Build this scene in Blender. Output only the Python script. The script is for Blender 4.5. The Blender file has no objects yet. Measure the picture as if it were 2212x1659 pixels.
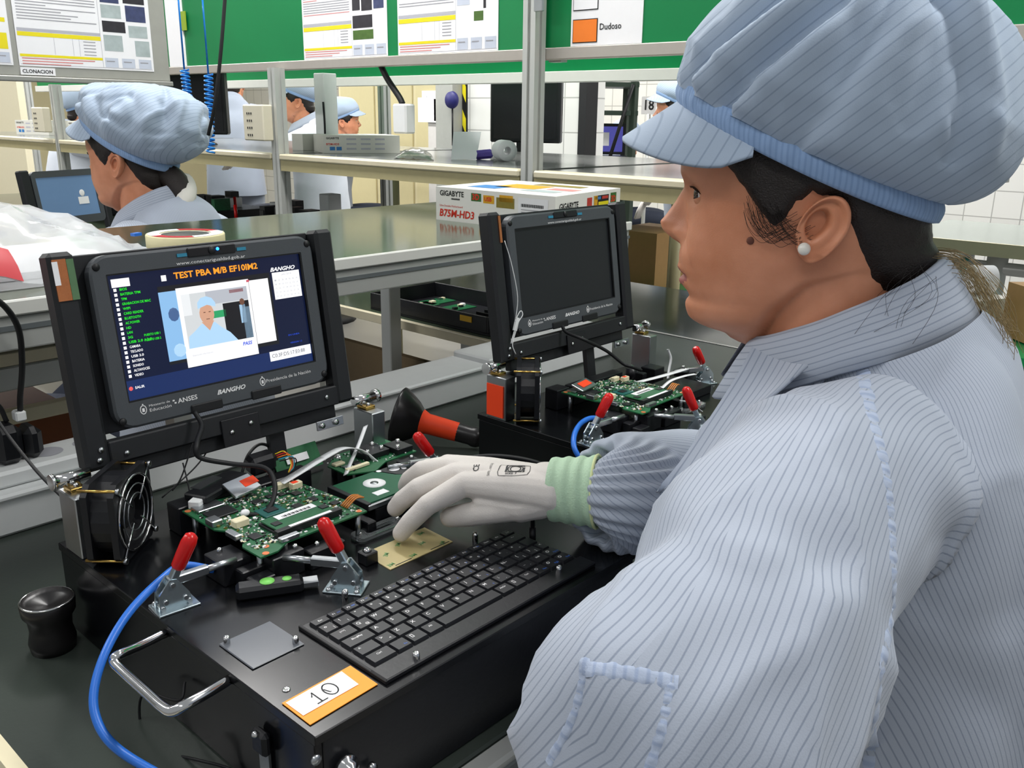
import bpy, bmesh, math, random
from math import sin, cos, pi, radians, sqrt, exp, atan2
from mathutils import Vector, Matrix, noise
SC = bpy.context.scene
COL = SC.collection

# ------------------------------------------------------------------ camera, world, exposure
cam_d = bpy.data.cameras.new('camera'); cam = bpy.data.objects.new('camera', cam_d); COL.objects.link(cam)
cam_d.sensor_width = 36.0; cam_d.lens = 1944.62 / 2212 * 36.0; cam_d.clip_start = .02; cam_d.clip_end = 100
def cam_matrix():
    yaw, pit, rol = radians(47.8704), radians(16.5575), radians(-.7992)
    fw = Vector((sin(yaw)*cos(pit), cos(yaw)*cos(pit), -sin(pit)))
    r = Vector((cos(yaw), -sin(yaw), 0)); d = fw.cross(r)
    c, s = cos(rol), sin(rol)
    r2 = r*c + d*s; d2 = d*c - r*s
    m = Matrix((r2, -d2, -fw)).transposed().to_4x4()
    m.translation = Vector((-.3759, -.5647, 1.2891)); return m
cam.matrix_world = cam_matrix()
SC.camera = cam
w = bpy.data.worlds.new('world'); SC.world = w; w.use_nodes = True
w.node_tree.nodes['Background'].inputs[0].default_value = (.93, .97, 1.0, 1)
w.node_tree.nodes['Background'].inputs[1].default_value = .29
vs = SC.view_settings
vs.view_transform = 'Standard'; vs.look = 'None'; vs.gamma = 1.0; vs.use_curve_mapping = False
vs.exposure = 0.3

# ------------------------------------------------------------------ materials
MATS = {}
def lin(c):
    if isinstance(c, str):
        c = [int(c[i:i+2], 16)/255 for i in (0, 2, 4)]
    return tuple((v/12.92 if v <= .04045 else ((v+.055)/1.055)**2.4) for v in c)
def mat(name, col, rough=.5, metal=0., emit=0., var=.06, scale=40., bump=0., bscale=200., trans=0., ior=1.45, alpha=1., coat=0., spec=.5, sheen=0.):
    """principled material whose colour is varied by a procedural noise, with optional fine bump"""
    if name in MATS: return MATS[name]
    m = bpy.data.materials.new(name); m.use_nodes = True; nt = m.node_tree; N = nt.nodes; L = nt.links
    b = N['Principled BSDF']; c = lin(col)
    tc = N.new('ShaderNodeTexCoord')
    if var > 0:
        nz = N.new('ShaderNodeTexNoise'); nz.inputs['Scale'].default_value = scale; nz.inputs['Detail'].default_value = 3
        L.new(tc.outputs['Object'], nz.inputs['Vector'])
        mx = N.new('ShaderNodeMix'); mx.data_type = 'RGBA'
        mx.inputs[6].default_value = tuple(v*(1-var) for v in c)+(1,); mx.inputs[7].default_value = tuple(min(1, v*(1+var)) for v in c)+(1,)
        L.new(nz.outputs[0], mx.inputs[0]); L.new(mx.outputs[2], b.inputs['Base Color'])
    else: b.inputs['Base Color'].default_value = c+(1,)
    b.inputs['Roughness'].default_value = rough; b.inputs['Metallic'].default_value = metal
    b.inputs['IOR'].default_value = ior; b.inputs['Alpha'].default_value = alpha
    b.inputs['Transmission Weight'].default_value = trans; b.inputs['Coat Weight'].default_value = coat
    b.inputs['Specular IOR Level'].default_value = spec
    if sheen: b.inputs['Sheen Weight'].default_value = sheen
    if emit > 0:
        b.inputs['Emission Color'].default_value = c+(1,); b.inputs['Emission Strength'].default_value = emit
    if bump > 0:
        n2 = N.new('ShaderNodeTexNoise'); n2.inputs['Scale'].default_value = bscale; n2.inputs['Detail'].default_value = 4
        L.new(tc.outputs['Object'], n2.inputs['Vector'])
        bp = N.new('ShaderNodeBump'); bp.inputs['Strength'].default_value = bump; bp.inputs['Distance'].default_value = .002
        L.new(n2.outputs[0], bp.inputs['Height']); L.new(bp.outputs[0], b.inputs['Normal'])
    MATS[name] = m; return m
def cloth(name, col, line, spacing, width=.16, rough=.75, trans=.0, strength=.6):
    """woven cloth with thin conductive stripes; the stripe coordinate is the mesh attribute 'st' (metres)"""
    if name in MATS: return MATS[name]
    m = bpy.data.materials.new(name); m.use_nodes = True; nt = m.node_tree; N = nt.nodes; L = nt.links
    b = N['Principled BSDF']
    at = N.new('ShaderNodeAttribute'); at.attribute_name = 'st'
    dv = N.new('ShaderNodeMath'); dv.operation = 'DIVIDE'; dv.inputs[1].default_value = spacing; L.new(at.outputs['Fac'], dv.inputs[0])
    fr = N.new('ShaderNodeMath'); fr.operation = 'FRACT'; L.new(dv.outputs[0], fr.inputs[0])
    sb = N.new('ShaderNodeMath'); sb.operation = 'SUBTRACT'; sb.inputs[1].default_value = .5; L.new(fr.outputs[0], sb.inputs[0])
    ab = N.new('ShaderNodeMath'); ab.operation = 'ABSOLUTE'; L.new(sb.outputs[0], ab.inputs[0])
    mr = N.new('ShaderNodeMapRange'); mr.inputs['From Min'].default_value = width*.35; mr.inputs['From Max'].default_value = width
    mr.inputs['To Min'].default_value = strength; mr.inputs['To Max'].default_value = 0; L.new(ab.outputs[0], mr.inputs['Value'])
    tc = N.new('ShaderNodeTexCoord'); nz = N.new('ShaderNodeTexNoise'); nz.inputs['Scale'].default_value = 18; L.new(tc.outputs['Object'], nz.inputs['Vector'])
    c = lin(col)
    m0 = N.new('ShaderNodeMix'); m0.data_type = 'RGBA'; m0.inputs[6].default_value = tuple(v*.95 for v in c)+(1,); m0.inputs[7].default_value = tuple(min(1, v*1.05) for v in c)+(1,)
    L.new(nz.outputs[0], m0.inputs[0])
    m1 = N.new('ShaderNodeMix'); m1.data_type = 'RGBA'; m1.inputs[7].default_value = lin(line)+(1,)
    L.new(mr.outputs[0], m1.inputs[0]); L.new(m0.outputs[2], m1.inputs[6]); L.new(m1.outputs[2], b.inputs['Base Color'])
    b.inputs['Roughness'].default_value = rough; b.inputs['Specular IOR Level'].default_value = .35; b.inputs['Sheen Weight'].default_value = .15
    n2 = N.new('ShaderNodeTexNoise'); n2.inputs['Scale'].default_value = 900; L.new(tc.outputs['Object'], n2.inputs['Vector'])
    bp = N.new('ShaderNodeBump'); bp.inputs['Strength'].default_value = .15; bp.inputs['Distance'].default_value = .001
    L.new(n2.outputs[0], bp.inputs['Height']); L.new(bp.outputs[0], b.inputs['Normal'])
    if trans > 0:
        b.inputs['Subsurface Weight'].default_value = trans; b.inputs['Subsurface Radius'].default_value = (.006, .008, .012)
    MATS[name] = m; return m

# ------------------------------------------------------------------ objects
ORG = {}                      # world origin of every object that parents others
def put(o, label=None, cat=None, group=None, kind=None):
    if label: o['label'] = label
    if cat: o['category'] = cat
    if group: o['group'] = group
    if kind: o['kind'] = kind
    return o
def thing(name, label, cat, loc=(0, 0, 0), rot=(0, 0, 0), group=None):
    o = bpy.data.objects.new(name, None); o.empty_display_size = .05; COL.objects.link(o)
    o.location = loc; o.rotation_euler = rot; ORG[o] = Vector(loc); return put(o, label, cat, group)
def V(*a): return Vector(a)
class MB:
    """collects geometry with material slots; build() links it as one mesh object"""
    def __init__(s, *mats): s.v = []; s.f = []; s.m = []; s.mats = list(mats); s.sm = []
    def slot(s, m):
        if m is None: return 0
        if m not in s.mats: s.mats.append(m)
        return s.mats.index(m)
    def add(s, vs_, fs, m=None, smooth=False):
        k = len(s.v); i = s.slot(m)
        s.v += [tuple(p) for p in vs_]
        for f in fs: s.f.append(tuple(a+k for a in f)); s.m.append(i); s.sm.append(smooth)
        return s
    def box(s, a, b, m=None, ch=0., M=None):
        """axis box from a to b, ch = chamfer; M = optional matrix"""
        x0, y0, z0 = [min(a[i], b[i]) for i in range(3)]; x1, y1, z1 = [max(a[i], b[i]) for i in range(3)]
        ch = min(ch, (x1-x0)*.45, (y1-y0)*.45, (z1-z0)*.45)
        if ch <= 0:
            vs_ = [V(x, y, z) for z in (z0, z1) for y in (y0, y1) for x in (x0, x1)]
            fs = [(0, 2, 3, 1), (4, 5, 7, 6), (0, 1, 5, 4), (2, 6, 7, 3), (0, 4, 6, 2), (1, 3, 7, 5)]
        else:
            vs_ = []; idx = {}
            for ix, X in ((0, x0), (1, x1)):
                for iy, Y in ((0, y0), (1, y1)):
                    for iz, Z in ((0, z0), (1, z1)):
                        for ax in range(3):
                            p = [X, Y, Z]
                            for j in range(3):
                                if j != ax: p[j] += ch*(1 if (ix, iy, iz)[j] == 0 else -1)
                            idx[(ix, iy, iz, ax)] = len(vs_); vs_.append(V(*p))
            fs = []
            for ax in range(3):
                o1, o2 = (ax+1) % 3, (ax+2) % 3
                for sd in (0, 1):
                    q = []
                    for a1, a2 in ((0, 0), (1, 0), (1, 1), (0, 1)):
                        k = [0, 0, 0]; k[ax] = sd; k[o1] = a1; k[o2] = a2; q.append(idx[(*k, ax)])
                    fs.append(q if sd else q[::-1])
                for s1 in (0, 1):
                    for s2 in (0, 1):
                        k0 = [0, 0, 0]; k0[o1] = s1; k0[o2] = s2; k1 = k0[:]; k1[ax] = 1
                        q = [idx[(*k0, o1)], idx[(*k1, o1)], idx[(*k1, o2)], idx[(*k0, o2)]]
                        fs.append(q if (s1 ^ s2) else q[::-1])
            for ix in (0, 1):
                for iy in (0, 1):
                    for iz in (0, 1):
                        q = [idx[(ix, iy, iz, 0)], idx[(ix, iy, iz, 1)], idx[(ix, iy, iz, 2)]]
                        fs.append(q if (ix+iy+iz) % 2 else q[::-1])
        if M: vs_ = [M @ p for p in vs_]
        return s.add(vs_, fs, m)
    def obox(s, c, ax, size, m=None, ch=0.):
        """box centred at c with unit axes ax=(X,Y,Z) and full sizes"""
        M = Matrix([Vector(a) for a in ax]).transposed().to_4x4(); M.translation = Vector(c)
        h = [k/2 for k in size]; return s.box([-k for k in h], h, m, ch, M)
    def tube(s, pts, r, n=8, m=None, cap=True, rs=None, smooth=True, up=None):
        """swept circle along a polyline; rs = per point radius"""
        P = [Vector(p) for p in pts]; rings = []; N = len(P)
        T = [(P[min(i+1, N-1)]-P[max(i-1, 0)]).normalized() for i in range(N)]
        a = up or (V(0, 0, 1) if abs(T[0].z) < .9 else V(1, 0, 0)); u = (a-T[0]*a.dot(T[0])).normalized()
        vs_ = []
        for i in range(N):
            u = (u-T[i]*u.dot(T[i])).normalized(); w_ = T[i].cross(u); rr = rs[i] if rs else r
            vs_ += [P[i]+(u*cos(2*pi*k/n)+w_*sin(2*pi*k/n))*rr for k in range(n)]
        fs = [(i*n+k, i*n+(k+1) % n, (i+1)*n+(k+1) % n, (i+1)*n+k) for i in range(N-1) for k in range(n)]
        s.add(vs_, fs, m, smooth)
        if cap:
            k = len(s.v)-len(vs_); i = s.slot(m)
            for q in (tuple(range(n))[::-1], tuple((N-1)*n+j for j in range(n))):
                s.f.append(tuple(a_+k for a_ in q)); s.m.append(i); s.sm.append(False)
        return s
    def cyl(s, a, b, r, n=16, m=None, r2=None): return s.tube([a, b], r, n, m, rs=[r, r if r2 is None else r2])
    def lathe(s, o, ax, prof, n=20, m=None, smooth=True):
        """revolve (radius, height) profile round axis ax from o"""
        ax = Vector(ax).normalized(); a = V(0, 0, 1) if abs(ax.z) < .9 else V(1, 0, 0); u = (a-ax*a.dot(ax)).normalized(); w_ = ax.cross(u); o = Vector(o)
        vs_ = [o+ax*h+(u*cos(2*pi*k/n)+w_*sin(2*pi*k/n))*r for r, h in prof for k in range(n)]
        fs = [(i*n+k, i*n+(k+1) % n, (i+1)*n+(k+1) % n, (i+1)*n+k) for i in range(len(prof)-1) for k in range(n)]
        return s.add(vs_, fs, m, smooth)
    def sphere(s, c, r, m=None, n=12, sq=(1, 1, 1)):
        vs_ = []; k2 = n//2+1
        for i in range(k2):
            t = pi*i/(k2-1)
            for k in range(n):
                p = 2*pi*k/n; vs_.append(V(c[0]+r*sq[0]*sin(t)*cos(p), c[1]+r*sq[1]*sin(t)*sin(p), c[2]+r*sq[2]*cos(t)))
        fs = [(i*n+k, (i+1)*n+k, (i+1)*n+(k+1) % n, i*n+(k+1) % n) for i in range(k2-1) for k in range(n)]
        return s.add(vs_, fs, m, True)
    def prism(s, poly, z0, z1, m=None, M=None):
        """polygon in xy (counter-clockwise) extruded from z0 to z1"""
        n = len(poly); vs_ = [V(x, y, z0) for x, y in poly]+[V(x, y, z1) for x, y in poly]
        if M: vs_ = [M @ p for p in vs_]
        fs = [tuple(range(n))[::-1], tuple(range(n, 2*n))]+[(i, (i+1) % n, n+(i+1) % n, n+i) for i in range(n)]
        return s.add(vs_, fs, m)
    def ring(s, outer, inner, z0, z1, m=None, M=None):
        """frame: outer and inner polygons with the same count"""
        n = len(outer); vs_ = [V(x, y, z) for z in (z0, z1) for pl in (outer, inner) for x, y in pl]
        if M: vs_ = [M @ p for p in vs_]
        fs = []
        for i in range(n):
            j = (i+1) % n
            fs += [(2*n+i, 2*n+j, 3*n+j, 3*n+i), (i, n+i, n+j, j), (i, j, 2*n+j, 2*n+i), (n+i, 3*n+i, 3*n+j, n+j)]
        return s.add(vs_, fs, m)
    def quad(s, a, b, c, d, m=None): return s.add([a, b, c, d], [(0, 1, 2, 3)], m)
    def grid(s, rows, m=None, closed_u=False, smooth=True, flip=False):
        n = len(rows[0]); vs_ = [p for r in rows for p in r]; fs = []
        for i in range(len(rows)-1):
            for k in range(n if closed_u else n-1):
                q = (i*n+k, i*n+(k+1) % n, (i+1)*n+(k+1) % n, (i+1)*n+k); fs.append(q[::-1] if flip else q)
        return s.add(vs_, fs, m, smooth)
    def text(s, t, pos, X, Y, size, m=None, align='CENTER', shear=0., bold=0., sx=1., lift=.0):
        """flat lettering: pos, writing direction X, up direction Y, cap height size"""
        vs_, fs = text_mesh(t, align, shear, bold); X = Vector(X).normalized(); Y = Vector(Y).normalized(); Z = X.cross(Y); k = size/.69
        p0 = Vector(pos)+Z*lift
        return s.add([p0+X*(v[0]*k*sx)+Y*(v[1]*k) for v in vs_], fs, m)
    def build(s, name, parent=None, local=False, kind=None, label=None, st=None, loc=None, rot=None):
        me = bpy.data.meshes.new(name); off = ORG.get(parent, V(0, 0, 0)) if (parent and not local) else V(0, 0, 0)
        me.from_pydata([(p[0]-off.x, p[1]-off.y, p[2]-off.z) for p in s.v], [], s.f)
        for m in s.mats: me.materials.append(m)
        me.polygons.foreach_set('material_index', s.m); me.polygons.foreach_set('use_smooth', s.sm)
        if st is not None:
            at = me.attributes.new('st', 'FLOAT', 'POINT'); at.data.foreach_set('value', st)
        me.update(); o = bpy.data.objects.new(name, me); COL.objects.link(o)
        if parent: o.parent = parent; ORG[o] = off
        if loc is not None: o.location = loc
        if rot is not None: o.rotation_euler = rot
        return put(o, label, None, None, kind)
    def single(s, name, label, cat, group=None, base=None, kind=None, st=None):
        """one-mesh thing with its origin at its base"""
        xs = [p[0] for p in s.v]; ys = [p[1] for p in s.v]; zs = [p[2] for p in s.v]
        b = V((min(xs)+max(xs))/2, (min(ys)+max(ys))/2, min(zs)) if base is None else Vector(base)
        s.v = [(p[0]-b.x, p[1]-b.y, p[2]-b.z) for p in s.v]
        o = s.build(name, st=st); o.location = b; ORG[o] = b
        return put(o, label, cat, group, kind)
_TXT = {}
def text_mesh(t, align='CENTER', shear=0., bold=0.):
    k = (t, align, shear, bold)
    if k in _TXT: return _TXT[k]
    c = bpy.data.curves.new('t', 'FONT'); c.body = t; c.align_x = align; c.align_y = 'CENTER'; c.shear = shear; c.offset = bold; c.resolution_u = 2
    o = bpy.data.objects.new('t', c); COL.objects.link(o); bpy.context.view_layer.update()
    me = bpy.data.meshes.new_from_object(o.evaluated_get(bpy.context.evaluated_depsgraph_get()))
    r = ([tuple(v.co) for v in me.vertices], [tuple(p.vertices) for p in me.polygons])
    bpy.data.objects.remove(o); bpy.data.curves.remove(c); bpy.data.meshes.remove(me)
    _TXT[k] = r; return r
def copy_tree(o, shift=None, parent=None, skip=()):
    if o.name.split('.')[0] in skip: return None
    c = o.copy(); COL.objects.link(c)
    if parent: c.parent = parent
    if shift is not None: c.location = Vector(o.location)+Vector(shift)
    ORG[c] = ORG.get(o, V(0, 0, 0))+(Vector(shift) if shift is not None else (ORG[parent]-ORG[o.parent] if parent in ORG and o.parent in ORG else V(0, 0, 0)))
    for ch in list(o.children): copy_tree(ch, None, c, skip)
    return c
def spline(pts, n=10):
    """Catmull-Rom through points"""
    P = [Vector(p) for p in pts]; P = [P[0]*2-P[1]]+P+[P[-1]*2-P[-2]]; out = []
    for i in range(1, len(P)-2):
        for k in range(n):
            t = k/n; a, b, c, d = P[i-1], P[i], P[i+1], P[i+2]
            out.append(.5*((2*b)+(c-a)*t+(2*a-5*b+4*c-d)*t*t+(3*b-a-3*c+d)*t**3))
    out.append(P[-2]); return out
def lerp(a, b, t): return a+(b-a)*t
def interp(x, tab):
    """piecewise smooth interpolation of a sorted table of (x, y)"""
    if x <= tab[0][0]: return tab[0][1]
    for (a, ya), (b, yb) in zip(tab, tab[1:]):
        if x <= b: t = (x-a)/(b-a); return ya+(yb-ya)*t
    return tab[-1][1]
def cr1(x, tab):
    """Catmull-Rom interpolation of a sorted table"""
    if x <= tab[0][0]: return tab[0][1]
    if x >= tab[-1][0]: return tab[-1][1]
    for i in range(len(tab)-1):
        if x <= tab[i+1][0]:
            x0, y0 = tab[i]; x1, y1 = tab[i+1]; h = x1-x0
            m0 = (y1-tab[i-1][1])/(x1-tab[i-1][0]) if i else (y1-y0)/h
            m1 = (tab[i+2][1]-y0)/(tab[i+2][0]-x0) if i+2 < len(tab) else (y1-y0)/h
            t = (x-x0)/h; return (2*t**3-3*t*t+1)*y0+(t**3-2*t*t+t)*h*m0+(-2*t**3+3*t*t)*y1+(t**3-t*t)*h*m1
def rrect(x0, y0, x1, y1, r, n=4):
    out = []
    for cx, cy, a0 in ((x1-r, y0+r, -90), (x1-r, y1-r, 0), (x0+r, y1-r, 90), (x0+r, y0+r, 180)):
        for k in range(n+1): a = radians(a0+90*k/n); out.append((cx+r*cos(a), cy+r*sin(a)))
    return out
rnd = random.Random(7)

# ------------------------------------------------------------------ palette
BLACK = mat('black_plastic', '15161a', .38, var=.15, bump=.08)
BLACKM = mat('black_matte', '101114', .55, var=.2)
ACRYL = mat('black_acrylic_plate', '0b0c0f', .22, var=.1, scale=15)
FRAMEB = mat('black_frame', '1b1d20', .5, var=.15, bump=.05)
BEZEL = mat('charcoal_bezel', '45494d', .42, var=.05, bump=.1, bscale=900)
CHROME = mat('chrome', 'd8d8d8', .12, 1., var=.03)
STEEL = mat('brushed_steel', 'b9bdc0', .3, 1., var=.08)
ZINC = mat('zinc_plated', 'c8d6dc', .22, .9, var=.06)
ALU = mat('anodised_aluminium', 'c2c4c0', .4, .35, var=.05, scale=8)
ALUD = mat('aluminium_slot', '6f7577', .5, .3)
WHITE = mat('white_plastic', 'e4e6e6', .45, var=.03)
PAPER = mat('white_paper', 'eeeef0', .7, var=.02)
RED = mat('red_vinyl', 'c81414', .25, var=.05)
BLUEC = mat('blue_cable', '2a6fd0', .35, var=.04)
ORANGE = mat('orange_sticker', 'ff9a1c', .5, var=.03)
NEON = mat('neon_red_orange', 'ff4a1e', .5, var=.03)
WTXT = mat('white_print', 'e8e8e8', .6, var=.02)
PCB = mat('pcb_green', '1f5f3a', .35, var=.35, scale=160)
GOLD = mat('brass', 'c9a55a', .25, 1., var=.05)
CHIP = mat('chip_black', '1c1d20', .4, var=.1)
IVORY = mat('ivory_plastic', 'e9dfbd', .5, var=.04)
COPPER = mat('copper_tape', 'd98a5a', .25, .85, var=.15, scale=60, bump=.5, bscale=90)
INK = mat('black_ink', '16161a', .6, var=.02)
def cable(name, label, pts, r, m, cat='cable', n=8, group=None):
    b = MB(m); b.tube(spline(pts, n), r, 8); return b.single(name, label, cat, group)
XZ = Matrix(((1, 0, 0, 0), (0, 0, -1, 0), (0, 1, 0, 0), (0, 0, 0, 1)))   # (x,y,z) -> (x,-z,y)

# ------------------------------------------------------------------ lamps of the hall (ceiling fluorescents, above the frame)
TUBE = mat('lit_tube', 'f4f8ff', .4, emit=6., var=0)
def luminaire(x, y, rz, power):
    t = thing('ceiling_lamp', 'long twin-tube fluorescent ceiling lamp hanging high above the benches', 'lamp', (x, y, 2.75), (0, 0, rz), 'ceiling lamps')
    MB(WHITE).box((-.75, -.14, .02), (.75, .14, .09), ch=.02).build('housing', t, True)
    for s in (-1, 1): MB(TUBE).cyl((-.7, s*.07, 0), (.7, s*.07, 0), .014, 10).build('tube', t, True)
    l = bpy.data.lights.new('lamp_light', 'AREA'); l.shape = 'RECTANGLE'; l.size = 1.4; l.size_y = .26; l.energy = power; l.color = (1, .98, .95)
    o = bpy.data.objects.new('lamp_light', l); COL.objects.link(o); o.parent = t; o.location = (0, 0, -.03)
for lx, ly, p in ((-1.1, -.9, 7), (-1.1, 1.6, 22), (-1.1, 4.1, 24), (1.0, -.9, 26), (1.0, 1.6, 32), (1.0, 4.1, 34), (3.2, -.9, 34), (3.2, 1.6, 36), (3.2, 4.1, 36), (3.2, 6.6, 36), (5.6, 1.6, 36), (5.6, 4.1, 36), (5.6, 6.6, 40), (1.0, 6.6, 40), (1.0, 9.2, 44), (3.6, 9.2, 44)):  # lamps at the end added to brighten the dim partition far left
    luminaire(lx, ly, pi/2, p)
# ------------------------------------------------------------------ floor and benches near the camera
FLOORM = mat('grey_floor', '8d8a84', .35, var=.1, scale=3)
put(MB(FLOORM).box((-4, -4, -.05), (13, 13, 0)).build('floor'), kind='structure')
MAT_G = mat('dark_green_mat', '39403b', .3, var=.25, scale=6, bump=.05)
GLOSSG = mat('green_bench_laminate', '3f4a3a', .12, var=.2, scale=5)
BZ = .787
t = thing('workbench', 'dark green topped workbench with aluminium front edge under both test fixtures', 'workbench', (.5, .25, 0))
MB(MAT_G).box((-.19, -.128, BZ-.02), (1.45, .7, BZ), ch=.002).build('bench_top', t)
MB(IVORY).box((-.2, -.128, BZ-.022), (-.188, .68, BZ+.001)).build('end_trim', t)
b = MB(ALU).box((-.19, -.150, BZ-.045), (1.45, -.129, BZ+.0), ch=.003); b.box((-.19, -.153, BZ-.018), (1.45, -.149, BZ-.008), ALUD)
b.build('front_rail', t)
for x in (-.15, 1.4):
    for y in (-.09, .62): MB(ALU).box((x-.02, y-.02, 0), (x+.02, y+.02, BZ-.02), ch=.003).build('leg', t)
# white trunking along the back of the bench
t = thing('cable_trunking', 'long white cable trunking along the back of the near workbench', 'trunking', (.6, .6, BZ))
MB(WHITE).box((-.185, .562, BZ+.0005), (1.2, .66, BZ+.05), ch=.004).build('channel', t)
b = MB(WHITE).box((-.185, .556, BZ+.047), (.8, .655, BZ+.056), ch=.003); b.build('cover', t)
MB(WHITE).box((.8, .556, BZ+.047), (1.2, .655, BZ+.066), ch=.003).build('end_cover', t)

# ------------------------------------------------------------------ raised bench behind the fixtures
EDGE = mat('white_edge_band', 'dcdcd6', .4, var=.03); CREAM = mat('cream_board', 'cfc6ab', .45, var=.05); BEIGE = mat('beige_paint', 'a89f78', .5, var=.06); GREENB = mat('green_board', '0f7d46', .3, var=.12, scale=4); GRNRAIL = mat('grey_board_frame', 'a3a39c', .45, .2)
B2Z = 1.076
t = thing('raised_bench', 'raised green topped bench with a white front edge behind the fixtures', 'workbench', (.3, .85, 0))
MB(GLOSSG).box((-.78, .563, B2Z-.016), (1.24, 1.16, B2Z), ch=.001).build('bench_top', t)
MB(EDGE).box((-.78, .555, B2Z-.018), (1.24, .5628, B2Z+.0005), ch=.002).build('edge_band', t)
b = MB(ALU); b.box((-.78, .562, B2Z-.06), (1.24, .6, B2Z-.0185), ch=.002); b.box((-.78, .56, B2Z-.036), (1.24, .5625, B2Z-.03), ALUD); b.build('front_rail', t)
MB(ALU).box((-.78, 1.12, B2Z-.06), (1.24, 1.155, B2Z-.0185), ch=.002).build('back_rail', t)
for x, y in ((-.76, .725), (-.76, 1.135), (1.05, 1.135), (1.2, .725)):
    if 1: MB(ALU).box((x-.018, y-.018, 0), (x+.018, y+.018, B2Z-.0605), ch=.002).build('leg', t)
t = thing('lower_shelf', 'cream lower shelf on grey rails under the raised bench, left of the lit display', 'shelf', (-.3, .9, .9))
MB(CREAM).box((-.74, .74, .952), (.3, 1.1, .97), ch=.001).build('board', t); MB(ALU).box((-.74, .738, .918), (.3, .76, .9515), ch=.002).build('rail', t)
MB(CREAM).box((-.74, .742, .868), (.3, .76, .888), ch=.001).build('lower_strip', t)
for x in (-.72, .28):
    for y in (.75, 1.08): MB(ALU).box((x-.015, y-.015, 0), (x+.015, y+.015, .868 if y < 1 else .9515)).build('leg', t)
# ------------------------------------------------------------------ cross line (bench, posts, shelf, boards) along y
t = thing('cross_bench', 'long green topped bench crossing behind, with a beige edge', 'workbench', (1.6, 2.5, 0))
MB(GLOSSG).prism([(1.46, -.7), (2.0, -.7), (2.0, 5.6), (1.115, 5.6), (1.115, .75), (1.46, .75)], .765, .785).build('bench_top', t)
MB(CREAM).box((1.1, .75, .763), (1.1145, 5.6, .786), ch=.001).build('edge_strip', t); MB(mat('brown_panel', '6b5a40', .6)).box((1.13, .9, .56), (1.15, 5.5, .68)).build('brown_skirt', t)
MB(EDGE).box((1.46, -.7, .764), (1.47, .75, .7855)).build('edge_strip', t)
for x in (1.2, 1.9):
    for y in (1.0, 2.6, 4.2, 5.5): MB(ALU).box((x-.02, y-.02, 0), (x+.02, y+.02, .7645)).build('leg', t)
for y in (-.6, .4): MB(ALU).box((1.9, y-.02, 0), (1.94, y+.02, .7645)).build('leg', t)
def profile(a, w_=.04):
    """T-slot outline"""
    h = w_/2; s = .005; d = .007; p0 = [(-h, -h), (-s, -h), (-s, -h+d), (s, -h+d), (s, -h), (h, -h)]; out = []
    for k in range(4):
        c, s_ = cos(k*pi/2), sin(k*pi/2); out += [(x*c-y*s_+a[0], x*s_+y*c+a[1]) for x, y in p0[:-1]]
    return out
def post(x, y, z0, z1, label, extra=None):
    b = MB(ALU); b.prism(profile((x, y)), z0, z1); o = b.single('aluminium_post', label, 'post', 'slotted aluminium posts', base=(x, y, z0)); return o
P1 = post(1.4, .984, .786, 2.3, 'tall slotted aluminium post right behind the motherboard box')
MB(STEEL).box((1.37, .935, 1.53), (1.378, .962, 1.6), ch=.001).build('bracket', P1)
post(1.4, 2.1, .786, 1.43, 'slotted aluminium post with the beige socket box, behind the lit display')
post(*(2.335, 2.6756), .02, 1.6, 'slotted aluminium post beside the white lamp box, left of the black monitor')
post(1.4, 3.86, .786, 1.4, 'slotted aluminium post left of the seated woman with her back turned'); post(*(2.335, 6.6657), .02, 1.6, 'farthest slotted aluminium post at the left edge of the photo')
t = thing('cross_shelf', 'long cream shelf with beige skirt running across the middle of the photo', 'shelf', (1.7, 2.3, 1.11))
for y0, y1 in ((.1, .959), (1.009, 2.075), (2.125, 3.835), (3.885, 5.6)):
    MB(mat('shelf_steel', '8b8d8a', .16, .5, var=.1, scale=5)).box((1.425, y0, 1.14), (2.3, y1, 1.158)).build('board', t); MB(CREAM).box((1.375, y0, 1.14), (1.4248, y1, 1.159), ch=.004).build('edge_band', t)
    MB(BEIGE).box((1.381, y0, 1.105), (1.4, y1, 1.1395)).build('skirt', t)
# boards with instructions
t = thing('green_board', 'green instruction board with aluminium rail hanging over the cross line', 'board', (1.42, 2.0, 1.41))
MB(GREENB).box((1.43, -1.2, 1.452), (1.44, 3.2, 1.9)).build('panel', t); MB(mat('rail_warm_grey', 'b4aea6', .4, .3)).box((1.4215, -1.2, 1.424), (1.452, 3.2, 1.4515), ch=.002).build('rail', t)
for y in (.96, 3.1): MB(ALU).box((1.4525, y-.02, 1.42), (1.476, y+.02, 2.3)).build('hanger', t)
t = thing('green_board', 'second green board with white lower rail, hanging behind the first', 'board', (1.96, 2.0, 1.38))
MB(GREENB).box((1.955, -1.2, 1.428), (1.965, 5.5, 1.9)).build('panel', t); MB(EDGE).box((1.94, -1.2, 1.394), (1.975, 5.5, 1.4275), ch=.002).build('rail', t)
for y in (.5, 3.0): MB(ALU).box((1.976, y-.02, 1.42), (2.0, y+.02, 2.3)).build('hanger', t)
t = thing('grey_board', 'grey framed board with instruction sheets, lettered CLONACION, above the seated woman', 'board', (.4, 1.97, 1.38))
MB(GRNRAIL).box((-.4, 1.955, 1.37), (.955, 1.985, 1.8), ch=.002).build('panel', t); MB(mat('board_lip', '9a9a94', .4, .3)).box((-.4, 1.94, 1.357), (.955, 1.99, 1.3698), ch=.002).build('lower_lip', t)
b = MB(PAPER); b.box((.556, 1.951, 1.373), (.64, 1.9548, 1.391)); b.text('CLONACION', (.597, 1.9505, 1.3815), (1, 0, 0), (0, 0, 1), .0085, INK, bold=.02); b.build('name_strip', t)
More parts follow.
